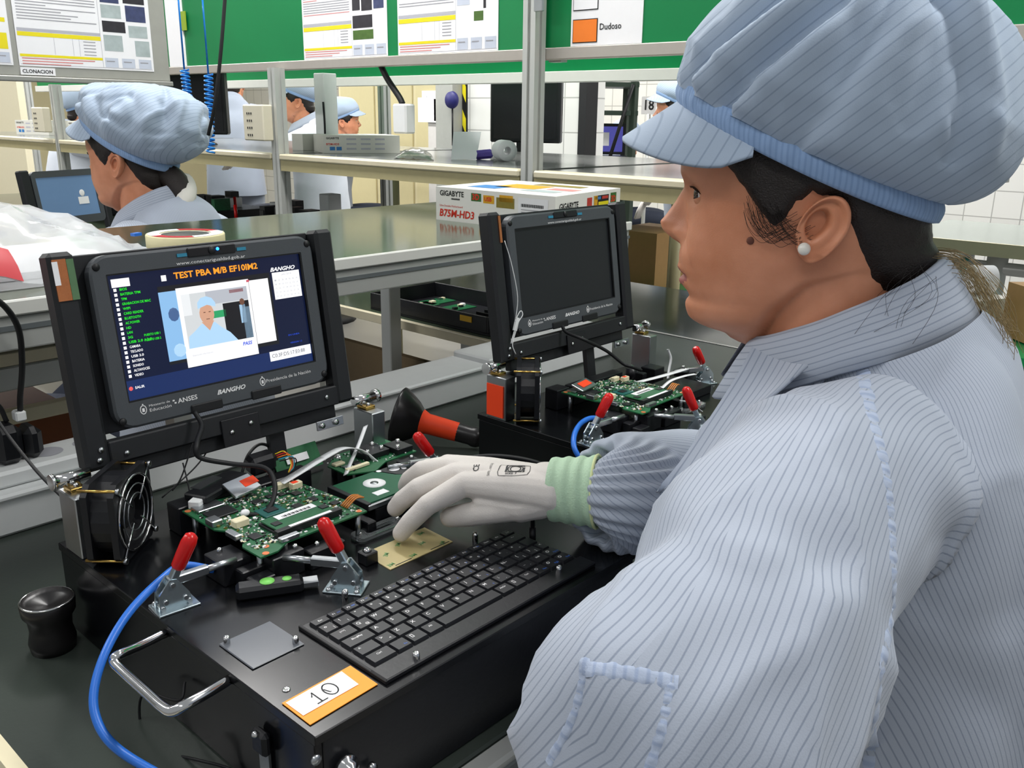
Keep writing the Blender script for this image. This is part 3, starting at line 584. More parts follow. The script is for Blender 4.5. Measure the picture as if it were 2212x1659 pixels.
c = V(*(-0.0317, -0.118, 0.829)); b = MB(CHROME); b.lathe(c, (0, -1, 0), [(0, 0), (.004, 0), (.004, .004), (0, .005)], 10); fx(b, 'bolt')
# label with handwritten 10
b = MB(ORANGE, PAPER, INK)
la, lb, lc, ld = [V(*p) for p in ((-0.0724, -0.0706, 0.8805), (-0.0098, -0.0694, 0.8805), (-0.0105, -0.1031, 0.8805), (-0.0728, -0.1054, 0.8805))]
n_ = V(0, 0, .0006)
b.add([la, lb, lc, ld, la+n_, lb+n_, lc+n_, ld+n_], [(4, 7, 6, 5), (0, 4, 5, 1), (1, 5, 6, 2), (2, 6, 7, 3), (3, 7, 4, 0)], ORANGE)
wq = [V(*p) for p in ((-0.0707, -0.0728, 0.8815), (-0.0194, -0.0711, 0.8815), (-0.0207, -0.0935, 0.8815), (-0.0706, -0.0942, 0.8815))]
b.quad(wq[0], wq[3], wq[2], wq[1], PAPER)
ux = (wq[1]-wq[0]).normalized(); uy = (wq[0]-wq[3]).normalized(); pc = (wq[0]+wq[1]+wq[2]+wq[3])/4
def stroke(mb, pts, w_, m):
    P = [Vector(p) for p in pts]; k = len(P)
    L, R_ = [], []
    for i in range(k):
        t_ = (P[min(i+1, k-1)]-P[max(i-1, 0)]).normalized(); s_ = V(-t_.y, t_.x, 0) if abs(t_.z) < .7 else V(1, 0, 0); L.append(P[i]+s_*w_/2); R_.append(P[i]-s_*w_/2)
    mb.add(L+R_, [(i, k+i, k+i+1, i+1) for i in range(k-1)], m)
def lab(u, v): return pc+ux*u+uy*v+V(0, 0, .0002)
stroke(b, [lab(-.009, .0015), lab(-.006, .0065), lab(-.006, -.0075)], .0011, INK); stroke(b, [lab(-.0105, -.0075), lab(-.001, -.0075)], .0011, INK)
stroke(b, [lab(.0075+.0052*cos(a)-.001, .0075*sin(a)) for a in [pi*.55+2*pi*i/18 for i in range(20)]], .0011, INK); stroke(b, [lab(.0025, .003), lab(.0045, -.003), lab(.0055, -.003)], .001, INK)
fx(b, 'number_label', label='orange sticker with a white label handwritten 10')
# clear touch plate with corner screws
TOUCH = mat('frosted_plate', '5b5f66', .25, var=.06, scale=20)
b = MB(TOUCH); b.box((-.064, -.019, ZT), (-.0165, .030, ZT+.0016), ch=.0006); tp = fx(b, 'touch_plate')
for x, y in ((-.059, .026), (-.0215, -.014)): screw(x, y, ZT+.0016, .006, .0026, tp)
# tan tape patch
TAN = mat('tan_tape', 'c2b27e', .45, var=.05); TAPEG = mat('tape_print_green', '5f9a5c', .5, var=.1)
b = MB(TAN); b.prism([(.1115, .0265), (.1925, .0265), (.1945, .0705), (.125, .0705), (.1125, .0445)], ZT, ZT+.0008)
for k, (x, y) in enumerate(((.118, .033), (.128, .052), (.145, .032), (.15, .06), (.168, .045), (.183, .031), (.182, .062))):
    b.text('3M', (x, y, ZT+.001), V(.8, .6, 0) if k % 2 else (1, .1, 0), V(-.6, .8, 0) if k % 2 else (-.1, 1, 0), .0045, TAPEG, bold=.02)
for q in ((.12, .14), (.165, .19)): b.box((q[0], .0285, ZT+.0008), (q[1], .0293, ZT+.0011), INK)
fx(b, 'tape_patch', label='tan adhesive tape patch with green print')
# slotted clear plate
CLEAR = mat('clear_acrylic', 'e8eef0', .05, trans=.92, var=0, ior=1.3)
b = MB(CLEAR); b.ring(rrect(.1265, .088, .188, .109, .006), rrect(.141, .0945, .176, .1025, .0035), ZT+.001, ZT+.0045); sp = fx(b, 'slotted_plate')
for x in (.133, .182): screw(x, .0985, ZT+.0045, .003, .0022, sp)
b = MB(BLACK); b.box((.1, .047, ZT), (.1145, .061, ZT+.012), ch=.001); kb_ = fx(b, 'stop_block')
b = MB(CHROME); b.sphere((.1065, .054, ZT+.0125), .0045, sq=(1, 1, .8)); fx(b, 'dome_screw', kb_)
b = MB(BLACK); b.lathe((.255, -.025, ZT), (0, 0, 1), [(.0035, 0), (.0035, .012), (.0025, .012), (.0025, .034), (0, .034)], 10); fx(b, 'standoff')

# ---- keyboard
p = .0172
KB = MB(BLACK); KB.box((-.006, -.108, ZT), (.2515, -.0885, ZT+.0045), ch=.001); KB.box((-.004, -.0886, ZT), (.2485, .003, ZT+.0025), ch=.0005)
KB.box((-.0065, -.108, ZT), (-.0035, .004, ZT+.0035), BLACKM, .0005)
KB = fx(KB, 'keyboard', label='black netbook keyboard with white legends')
KEYM = mat('key_cap_black', '212226', .42, var=.08); KBLUE = mat('key_print_blue', '3d6fd0', .5, var=.02)
def key(x0, x1, y0, y1, main='', sub='', blue='', ms=.0034):
    g = .0009; x0 += g; x1 -= g; y0 += g; y1 -= g; z0 = ZT+.0025; z1 = ZT+.0056; e = .0011
    b = MB(KEYM)
    b.add([V(x0, y0, z0), V(x1, y0, z0), V(x1, y1, z0), V(x0, y1, z0), V(x0+e*.6, y0+e, z1), V(x1-e*.6, y0+e, z1), V(x1-e*.6, y1-e*.5, z1), V(x0+e*.6, y1-e*.5, z1)],
          [(4, 5, 6, 7), (0, 1, 5, 4), (1, 2, 6, 5), (2, 3, 7, 6), (3, 0, 4, 7)], KEYM)
    zt = z1+.00012; h = y1-y0
    if main: b.text(main, (x0+.0045 if len(main) < 3 else (x0+x1)/2, y1-.0045 if h > .012 else (y0+y1)/2, zt), (1, 0, 0), (0, 1, 0), ms if len(main) < 3 else .0021, WTXT, bold=.012)
    if sub: b.text(sub, (x0+.010, y0+.0042, zt), (1, 0, 0), (0, 1, 0), .0028, WTXT)
    if blue: b.text(blue, (x1-.0042, y0+.0042 if h > .012 else (y0+y1)/2, zt), (1, 0, 0), (0, 1, 0), .0022, KBLUE)
    return b.build('key', KB)
W_ = .2457; rh = .0152; fr = .0115
def row(y1, h, ks):
    x = 0
    for k in ks:
        w_ = k[0]*p
        key(x, min(x+w_, W_), y1-h, y1, *k[1:]); x += w_
row(0, fr, [(1, 'Esc')]+[(.885, 'F%d' % i, '', 'xo#*+-'[i % 6]*2, .0022) for i in range(1, 13)]+[(.88, 'Num'), (.88, 'Prt'), (.9, 'Del')])
row(-fr, rh, [(.85, 'o', '|')]+[(1, c_, s_, b_) for c_, s_, b_ in (('!', '1', ''), ('"', '2', ''), ('*', '3', ''), ('$', '4', ''), ('%', '5', ''), ('&', '6', ''), ('/', '7', '7'), ('(', '8', '8'), (')', '9', '9'), ('=', '0', '*'), ('?', "'", ''), ('!', '+', ''))]+[(1.43, '<--')])
row(-fr-rh, rh, [(1.3, '|<>|')]+[(1, c_, '@' if c_ == 'Q' else '', dict(U='4', I='5', O='6', P='-').get(c_, '')) for c_ in 'QWERTYUIOP']+[(1, '^', '`'), (1, '*', '+'), (.98, '')])
row(-fr-2*rh, rh, [(1.65, 'BloqMay')]+[(1, c_, '', dict(J='1', K='2', L='3').get(c_, '')) for c_ in 'ASDFGHJKL']+[(1, 'N~'), (1, '{', '['), (1, '}', ']'), (.63, '<')])
row(-fr-3*rh, rh, [(1.25, '^'), (.95, '>', '<')]+[(1, c_, '', dict(M='0').get(c_, '')) for c_ in 'ZXCVBNM']+[(1, ';', ','), (1, ':', '.'), (1, '_', '-'), (1.08, 'Shift'), (1, 'O', '', 'PgUp')])
row(-fr-4*rh, rh, [(1.4, 'Ctrl'), (.95, '', '', 'Fn'), (1, '[]'), (1, 'Alt'), (4.1, ''), (1, 'AltGr'), (.9, '[]'), (.95, 'Ctrl'), (1, 'O', '', 'Hm'), (1, 'O', '', 'PgD'), (.98, 'O', '', 'End')])

# ---- hinge blocks, hinges
def hinge(xb, s):
    b = MB(STEEL); b.box((xb, .252, ZT), (xb+.02, .289, ZT+.062), ch=.001); hb = fx(b, 'hinge_block', label='plain aluminium hinge block')
    b = MB(CHROME); zc = ZT+.072; yc = .283
    b.cyl((xb-.004, yc, zc), (xb+.028, yc, zc), .0055, 14); b.cyl((xb+(.028 if s > 0 else -.008), yc, zc), (xb+(.034 if s > 0 else -.004), yc, zc), .008, 14)
    b.box((xb+.004, .268, ZT+.0622), (xb+.018, .287, ZT+.066), GOLD, .0005); b.obox((xb+.011, yc-.004, ZT+.066), ((1, 0, 0), (0, 1, 0), (0, 0, 1)), (.012, .004, .012))
    h = fx(b, 'hinge', hb)
    for yy in (.273, .282): screw(xb+.011, yy, ZT+.066, .003, .0025, hb)
hinge(-.077, -1); hinge(.276, 1)
# ---- fan standing at an angle beside the board
def fan():
    R_ = V(-.061, .205, ZT+.002); n = V(.66, -.751, 0); wd = V(.751, .66, 0); up = V(0, 0, 1); S = .08; th = .031
    M = Matrix((wd, up, n)).transposed().to_4x4(); M.translation = R_
    f = MB(BLACK); cir = [(S/2+.0375*cos(2*pi*(i+.5)/24-3*pi/4), S/2+.0375*sin(2*pi*(i+.5)/24-3*pi/4)) for i in range(24)]
    sq = []
    for i in range(24):
        a = 2*pi*(i+.5)/24-3*pi/4; k = 1/max(abs(cos(a)), abs(sin(a))); sq.append((S/2+S/2*k*cos(a), S/2+S/2*k*sin(a)))
    f.ring(sq, cir, -.006, 0, BLACK, M); f.ring(sq, cir, -th, -th+.006, BLACK, M)
    o2 = [(S/2+(x-S/2)*1.04, S/2+(y-S/2)*1.04) for x, y in cir]; f.ring(o2, cir, -th+.006, -.006, BLACK, M)
    fo = fx(f, 'cooling_fan', label='square black fan')
    h = MB(BLACKM); h.lathe(M @ V(S/2, S/2, -th+.004), n, [(0, 0), (.016, 0), (.017, .018), (.014, .021), (0, .021)], 18)
    for i in range(7):
        a = 2*pi*i/7; b2 = a+.55
        q = [M @ V(S/2+r*cos(t_), S/2+r*sin(t_), z) for r, t_, z in ((.016, a, -.012), (.036, a+.1, -.010), (.036, b2+.1, -.024), (.016, b2, -.024))]
        h.add(q+[v-n*.001 for v in q], [(0, 1, 2, 3), (7, 6, 5, 4), (0, 4, 5, 1), (1, 5, 6, 2), (2, 6, 7, 3), (3, 7, 4, 0)], BLACKM)
    fx(h, 'fan_rotor', fo)
    g = MB(CHROME)
    for rr in (.0365, .027, .018): g.tube([M @ V(S/2+rr*cos(2*pi*i/28), S/2+rr*sin(2*pi*i/28), .0012) for i in range(29)], .0008 if rr < .03 else .0013, 6, STEEL if rr < .03 else CHROME, False)
    for a in (pi/4, 3*pi/4, 5*pi/4, 7*pi/4): g.tube([M @ V(S/2+.012*cos(a), S/2+.012*sin(a), .0015), M @ V(S/2+.049*cos(a), S/2+.049*sin(a), .0015)], .001, 6)
    fx(g, 'finger_guard', fo)
    for x, y in ((.005, .005), (.075, .005), (.005, .075), (.075, .075)):
        b = MB(GOLD); b.cyl(M @ V(x, y, -th-.004), M @ V(x, y, .004), .0016, 8); b.cyl(M @ V(x, y, .001), M @ V(x, y, .004), .003, 10, STEEL); fx(b, 'fan_bolt', fo)
fan()
# ---- toggle clamps
def clamp(c, d, tilt, grip=.034, nm='red handled clamp'):
    """c base centre, d direction towards the work, tilt of the handle"""
    c = Vector(c); d = Vector(d).normalized(); s = V(-d.y, d.x, 0); up = V(0, 0, 1)
    b = MB(ZINC)
    b.obox(c+up*.001, (d, s, up), (.036, .026, .002), ZINC, .0005)
    for k in (-1, 1):
        pl = [(-.015, .002), (.013, .002), (.012, .012), (.002, .027), (-.004, .028), (-.014, .016)]
        M = Matrix((d, up, s)).transposed().to_4x4(); M.translation = c+s*(.0048*k)
        b.prism(pl if k > 0 else pl, -.0009, .0009, ZINC, M)
    cl = fx(b, 'toggle_clamp', label=nm)
    b = MB(STEEL)
    for pt in ((-.009, .009), (.008, .008), (-.002, .023), (-.012, .004), (.011, .004)): q = c+d*pt[0]+up*pt[1]; b.cyl(q-s*.0075, q+s*.0075, .0022, 8)
    for k in (-1, 1): b.sphere(c+d*.013*k+s*.010+up*.002, .0028)
    fx(b, 'rivet', cl)
    b = MB(STEEL); b.obox(c+d*.014+up*.0245, (d, s, up), (.036, .007, .008), STEEL, .001); b.cyl(c+d*.03+up*.0245, c+d*.058+up*.0245, .0032, 10); fx(b, 'clamp_arm', cl)
    hd = (Vector(tilt)).normalized(); o = c+up*.021-d*.002; sd = hd.cross(s).normalized()
    b = MB(ZINC); b.obox(o+hd*.011, (hd, s, sd), (.026, .0075, .007), ZINC, .001); hn = fx(b, 'lever', cl)
    b = MB(RED); b.tube([o+hd*t_ for t_ in (.017, .019, .03, .017+grip*.75, .017+grip*.93, .017+grip)], .006, 12, rs=[.0052, .0062, .0066, .0068, .0056, .0025]); fx(b, 'red_grip', hn)
clamp((-.058, .112, ZT), (.96, -.1, 0), (.35, -.25, .9))
clamp((.063, .030, ZT), (-.55, .83, 0), (-.25, .35, .9))
clamp((.29, .155, ZT), (-.9, .4, 0), (-.5, .1, .75), nm='red handled clamp at the back')
# ---- clamping blocks round the board
def block(x0, y0, x1, y1, z0, z1, scr=(), m=BLACK, rz=0):
    b = MB(m); b.box((x0, y0, ZT+z0), (x1, y1, ZT+z1), ch=.001); o = fx(b, 'clamping_block')
    for x, y in scr: screw(x, y, ZT+z1, .0035, .0026, o)
    return o
block(-.012, .108, .016, .142, 0, .022, ((0.0, .135),)); block(-.002, .094, .024, .107, 0, .016); block(.0, .078, .022, .092, 0, .012)
block(.022, .082, .056, .104, 0, .024, ((.03, .096), (.046, .098), (.05, .088))); block(.06, .078, .1, .094, 0, .018, ((.074, .088), (.092, .09)))
block(.012, .232, .04, .256, 0, .03); block(.05, .23, .17, .25, 0, .028)
block(.145, .1, .156, .2, 0, .012); block(.17, .118, .25, .186, 0, .014)
block(.24, .216, .268, .244, 0, .02); block(.264, .17, .29, .196, 0, .02, ((.271, .178), (.283, .19))) ; block(.204, .215, .216, .23, 0, .02)
b = MB(BLACK); b.cyl((.222, .25, ZT), (.222, .25, ZT+.02), .009, 16); b.sphere((.222, .25, ZT+.02), .0055, CHROME); fx(b, 'post')
for x, y in ((.02, .1), (.132, .1), (.02, .215), (.128, .2)):
    b = MB(STEEL); b.cyl((x, y, ZT), (x, y, ZT+.027), .003, 8); fx(b, 'spacer')
# ---- tilted display frame
def disp(mb, name, parent=FX, **k):
    """geometry authored in display coordinates: x right, z up the panel, -y towards the viewer"""
    R_ = Matrix.Rotation(-DTILT, 4, 'X'); mb.v = [tuple(R_ @ Vector(q)+DORG) for q in mb.v]; return mb.build(name, parent, **k)
FR = MB(FRAMEB); FR.box((-.053, -.006, -.06), (-.0285, .018, .1525), ch=.004)
FRAME = disp(FR, 'display_frame')
b = MB(FRAMEB); b.box((.246, -.006, -.058), (.2705, .018, .15), ch=.004); disp(b, 'frame_post', FRAME)
b = MB(FRAMEB); b.box((-.0285, -.004, -.058), (.25, .012, -.035), ch=.0015); disp(b, 'frame_rail', FRAME)
b = MB(FRAMEB); b.box((-.0285, .004, -.075), (.248, .016, -.0585), ch=.0015); disp(b, 'frame_rail', FRAME)
b = MB(FRAMEB); b.box((-.0285, .012, -.03), (.246, .018, .148), ch=.001); disp(b, 'back_plate', FRAME)
b = MB(BLACK); b.box((.092, -.0065, -.072), (.138, -.004, -.042), ch=.0005); br = disp(b, 'bracket', FRAME)
for u, v in ((.103, -.057), (.127, -.052), (-.012, -.05), (.232, -.046), (-.04, -.05), (-.037, -.04)):
    b = MB(CHROME if .1 < u < .13 else STEEL); b.lathe((u, -.0065 if .1 < u < .13 else (-.006 if u < -.03 else -.004), v), (0, -1, 0), [(0, 0), (.0028, 0), (.0028, .0015), (0, .002)], 10); disp(b, 'screw', FRAME)
b = MB(STEEL); b.box((.212, -.0065, -.083), (.25, -.0035, -.072), ch=.0005); hp_ = disp(b, 'hinge_strap', FRAME)
for u in (.218, .238): b = MB(CHROME); b.lathe((u, -.0065, -.0775), (0, -1, 0), [(0, 0), (.0034, 0), (.0034, .003), (0, .003)], 12); disp(b, 'strap_bolt', hp_)
b = MB(STEEL); b.box((-.05, -.0065, -.083), (-.012, -.0035, -.072), ch=.0005); disp(b, 'hinge_strap', FRAME)
b = MB(FRAMEB); b.box((.158, .012, -.13), (.178, .02, -.07)); disp(b, 'strut', FRAME)

# ------------------------------------------------------------------ netbook displays
def glow(name, col, s=1.):
    if name in MATS: return MATS[name]
    m = mat(name, '050505', .3, var=0); b = m.node_tree.nodes['Principled BSDF']
    nz = m.node_tree.nodes.new('ShaderNodeTexNoise'); nz.inputs['Scale'].default_value = 300
    mx = m.node_tree.nodes.new('ShaderNodeMix'); mx.data_type = 'RGBA'; c = lin(col)
    mx.inputs[6].default_value = tuple(v*.97 for v in c)+(1,); mx.inputs[7].default_value = c+(1,)
    m.node_tree.links.new(nz.outputs[0], mx.inputs[0]); m.node_tree.links.new(mx.outputs[2], b.inputs['Emission Color'])
    b.inputs['Emission Strength'].default_value = s; return m
def fit(mb, t, u0, u1, v, size, m, y=-.0005, **k):
    """lettering on the panel between u0 and u1"""
    vs_, fs = text_mesh(t, 'LEFT', k.get('shear', 0), k.get('bold', 0)); xs = [q[0] for q in vs_]; a, b = min(xs), max(xs); kx = (u1-u0)/(b-a); ky = size/.69
    mb.add([V(u0+(q[0]-a)*kx, y, v+q[1]*ky) for q in vs_], fs, m)
def rect(mb, u0, v0, u1, v1, m, y): mb.quad(V(u0, y, v0), V(u1, y, v0), V(u1, y, v1), V(u0, y, v1), m)
def netbook(label, loc, on):
    t = thing('netbook_display', label, 'display', loc, (-DTILT, 0, 0), 'netbook displays in the fixtures')
    SW, SH = .2227, .1253; n = 6
    def B(mb, name, par=t, **k): return mb.build(name, par, True, **k)
    b = MB(BEZEL); o = rrect(-.017, -.0275, .24, .1455, .02, n); i_ = rrect(-.0015, -.0015, SW+.0015, SH+.0015, .001, n); i2 = rrect(0, 0, SW, SH, .0006, n)
    b.ring(o, i_, -.008, .0022, BEZEL, XZ)
    o2 = rrect(-.0145, -.025, .2375, .143, .018, n)
    # softly rounded outer lip
    b.add([XZ @ V(x, y, z) for z, pl in ((.0022, o), (.0042, o2)) for x, y in pl], [(i, (i+1) % len(o), len(o)+(i+1) % len(o), len(o)+i) for i in range(len(o))], BEZEL, True)
    b.ring(o2, i_, .0018, .0042, BEZEL, XZ)
    bz = B(b, 'bezel')
    b = MB(BLACKM); b.ring(i_, i2, -.001, .0036, BLACKM, XZ); B(b, 'screen_gasket', bz)
    scrm = glow('screen_navy', '0b1430', 1.) if on else mat('screen_off', '1a1d20', .35, var=.04)
    b = MB(scrm); b.box((-.001, -.0006, -.001), (SW+.001, .003, SH+.001)); S = B(b, 'screen', label='lit screen showing a test program' if on else 'dark screen')
    for u, v in ((-.0095, .135), (.2335, .1355), (-.0105, -.0185), (.233, -.0175)):
        b = MB(BLACKM); b.lathe((u, -.0042, v), (0, -1, 0), [(0, 0), (.004, 0), (.0034, .0012), (0, .0016)], 12); B(b, 'bumper', bz)
    # camera bar
    b = MB(BLACK); b.box((.0855, -.0062, .1345), (.1415, -.003, .1445), ch=.0012); cb = B(b, 'camera_bar', bz)
    b = MB(BLACKM); b.lathe((.113, -.0062, .1395), (0, -1, 0), [(0, 0), (.0045, 0), (.004, .0012), (0, .0012)], 14); b.build('lens', bz, True)
    if on: b = MB(glow('blue_led', '1a6cff', 6.)); b.sphere((.1195, -.0066, .1405), .0017); b.build('led', bz, True)
    PET = mat('teal_tab', '2f7f9c', .4)
    for u in (.074, .143): b = MB(PET); b.box((u, -.0052, .136), (u+.011, -.0042, .1395)); b.build('camera_tab', bz, True)
    # hinge notches along the lower edge
    for u0, u1, v0 in ((.062, .098, -.0265), (.134, .172, -.0265)): b = MB(BLACKM); b.box((u0, -.0065, v0-.0015), (u1, -.0035, v0+.0085), ch=.001); b.build('hinge_cover', bz, True)
    # printed lettering
    y = -.0045
    for nm, tx_ in (('web_address_print', (('www.conectarigualdad.gob.ar', .0722, .152, .1295, .0033, 0, 0),)), ('brand_print', (('BANGHO', .094, .1285, -.0112, .0046, .35, .03),)), ('agency_print', (('ANSES', .049, .071, -.0105, .0048, 0, .015),)),
                    ('ministry_print', (('Ministerio de', .0182, .0405, -.0085, .0022, 0, 0), ('Educación', .0182, .0415, -.0132, .0032, 0, 0))), ('presidency_print', (('Presidencia de la Nación', .155, .2145, -.0108, .0036, 0, 0),))):
        b = MB(WTXT)
        for s, u0, u1, v, sz, sh_, bo in tx_: fit(b, s, u0, u1, v, sz, WTXT, y, shear=sh_, bold=bo)
        if nm == 'agency_print':
            for u, v in ((.0445, -.0088), (.0462, -.0115)): rect(b, u-.001, v-.0008, u+.0012, v+.0008, WTXT, y)
        B(b, nm, bz)
    for u, v in ((.0118, -.0111), (.1502, -.0103)):
        b = MB(WTXT)
        b.ring([(u+.0036*cos(2*pi*i/14), v+.0048*sin(2*pi*i/14)) for i in range(14)], [(u+.0028*cos(2*pi*i/14), v+.0039*sin(2*pi*i/14)) for i in range(14)], .0044, .0046, WTXT, XZ)
        rect(b, u-.0013, v-.0022, u+.0013, v+.0016, WTXT, y); b.sphere((u, y, v+.0052), .0009, WTXT, 8); B(b, 'crest_print', bz)
    if on:
        y = -.0009; W1 = glow('ui_white', 'f0f0f2'); G1 = glow('ui_green', '28e428'); O1 = glow('ui_orange', 'f59a2a'); B1 = glow('ui_blue', '2a50d8'); GR = glow('ui_grey', 'aeb2ba'); SK = glow('ui_skin', 'c99a80'); LB = glow('ui_light_blue', 'a9cdea'); DK = glow('ui_dark', '1a1c20'); BL2 = glow('ui_sky_blue', '86b4de'); SG = glow('ui_sign_green', '2f9a62'); N2 = glow('ui_navy_band', '182a58')
        b = MB(W1); M_ = .001
        fit(b, 'TEST PBA M/B EF10IM2', .0688, .1674, .1172, .0062, O1, y, bold=.03)
        fit(b, 'BANGHO', .1826, .2154, .1108, .0042, W1, y, shear=.35, bold=.03); rect(b, .055, .1135, .0605, .1195, W1, y); rect(b, .0036, .1132, .0222, .1215, W1, y)
        names = ['BIOS', 'BATERIA TPM', 'TPM', 'GRABACION DE MAC', 'WIFI', 'CARD READER', 'BLUETOOTH', 'AC POWER', 'HD', 'LAN', '3G', 'USB 2.0 / 3.0', 'CAMARA', 'TECLADO', 'USB 3.0', 'BATERIA', 'SONIDO', 'ALTAVOCES', 'VIDEO']
        for i, s in enumerate(names):
            v = .1107-i*.0048; rect(b, .0047, v-.0015, .0077, v+.0015, W1, y); w_ = .00185*len(s)
            fit(b, s, .0108, .0108+max(w_, .005), v, .0024, G1 if i < 12 else W1, y, bold=.02)
        for i in (10, 11): fit(b, 'PUERTO USB %d' % (i-9), .0275, .0445, .0624-(i-10)*.0052, .0022, G1, y, bold=.02)
        b.sphere((.0047, y, .0119), .0022, glow('ui_red', 'e05a5a'), 8, (1, .2, 1)); fit(b, 'SALIR', .009, .019, .0119, .0025, W1, y, bold=.02)
        rect(b, 0, .0, SW, .02, N2, -.0008)
        # windows
        rect(b, .049, .0275, .181, .1085, DK, y); rect(b, .1535, .0318, .178, .1025, W1, y-.0002); rect(b, .049, .031, .070, .1027, BL2, y-.0002)
        b.sphere((.062, y-.0003, .0785), .006, glow('ui_mid_blue', '46618c'), 10, (1, .1, 1.2)); b.sphere((.0625, y-.0003, .041), .007, LB, 10, (1, .1, 1))
        rect(b, .068, .021, .153, .1045, W1, y-.0004)
        yy = y-.0006; rect(b, .0725, .0405, .1495, .0972, glow('ui_room', 'c8ccce'), yy)
        yy -= .0001
        for q in ((.118, .0405, .1495, .082, DK), (.1, .083, .1495, .0972, GR), (.0725, .075, .082, .0972, glow('ui_room2', 'dfe2e4')), (.105, .068, .1205, .0755, SG), (.128, .092, .145, .0955, glow('ui_maroon', '7a3a40')), (.1405, .0405, .1495, .075, LB), (.1375, .058, .1445, .078, LB)): rect(b, *q, yy)
        b.sphere((.1415, yy, .081), .0032, glow('ui_skin_dark', '6b4a3c'), 8, (1, .1, 1.2)); yy -= .0004
        sh = [(.0725, .0405), (.13, .0405), (.122, .0505), (.112, .058), (.106, .064), (.09, .064), (.082, .058), (.074, .053)]
        b.add([V(u, yy, v) for u, v in sh], [tuple(range(len(sh)))], LB); yy -= .0003
        nk = [(.0905, .066), (.0985, .056), (.105, .066)]; b.add([V(u, yy, v) for u, v in nk], [(0, 1, 2)], SK); yy -= .0008
        b.sphere((.0975, yy, .074), .0085, SK, 14, (1, .1, 1.28)); yy -= .001
        cap_ = [(.0875, .0805), (.0985, .0835), (.108, .0805), (.1085, .0845), (.105, .09), (.099, .0925), (.0925, .0915), (.088, .087)]; b.add([V(u, yy, v) for u, v in cap_], [tuple(range(len(cap_)))], LB)
        for u in (.0945, .1005): rect(b, u-.0012, .0755, u+.0012, .0763, glow('ui_brown', '5a3a30'), yy)
        rect(b, .0955, .0682, .0995, .0689, glow('ui_brown', '5a3a30'), yy)
        fit(b, 'PASS', .1335, .1452, .0352, .0036, B1, yy, shear=.2, bold=.03); fit(b, 'Esperando informacion', .074, .097, .033, .0016, GR, yy)
        rect(b, .149, .1013, .1525, .1037, glow('ui_close', 'c05060'), yy)
        # calendar, network address, blue notes
        rect(b, .184, .0772, .22, .1075, W1, y-.0002); yy = y-.0004
        fit(b, 'julio 2014', .196, .209, .1045, .002, GR, yy)
        for r_ in range(5):
            for c_ in range(7): fit(b, str(r_*7+c_+1), .1862+c_*.0047, .1884+c_*.0047, .0985-r_*.0045, .0017, GR, yy)
        rect(b, .1663, .0092, .2215, .0202, W1, y-.0002); fit(b, 'C0:3F:D5:17:E0:88', .169, .213, .0147, .0042, glow('ui_ink', '50545c'), yy)
        fit(b, 'EN LINEA', .194, .209, .0349, .0017, B1, yy); fit(b, 'VERSION 1.2', .195, .211, .0258, .0017, B1, yy)
        b.build('screen_content', S, True, label='test program windows with a webcam picture of a worker')
    return t
N1 = netbook('lit netbook display in the near black fixture, showing a test program', DORG, True)
N2_ = netbook('dark switched-off netbook display in the farther black fixture', DORG+V(.578, -.012, 0), False)
# copper tape on the frame post of the near fixture
b = MB(COPPER); b.box((-.05, -.0075, .107), (-.0375, -.0058, .146)); tp = disp(b, 'copper_tape', FRAME)
b = MB(PAPER); b.box((-.0505, -.0082, .122), (-.0455, -.0074, .144)); disp(b, 'barcode_label', FRAME)
b = MB(mat('greenish_film', '5a7a58', .2, var=.2)); b.box((-.0372, -.0075, .107), (-.0305, -.0058, .1455)); disp(b, 'film_strip', FRAME)
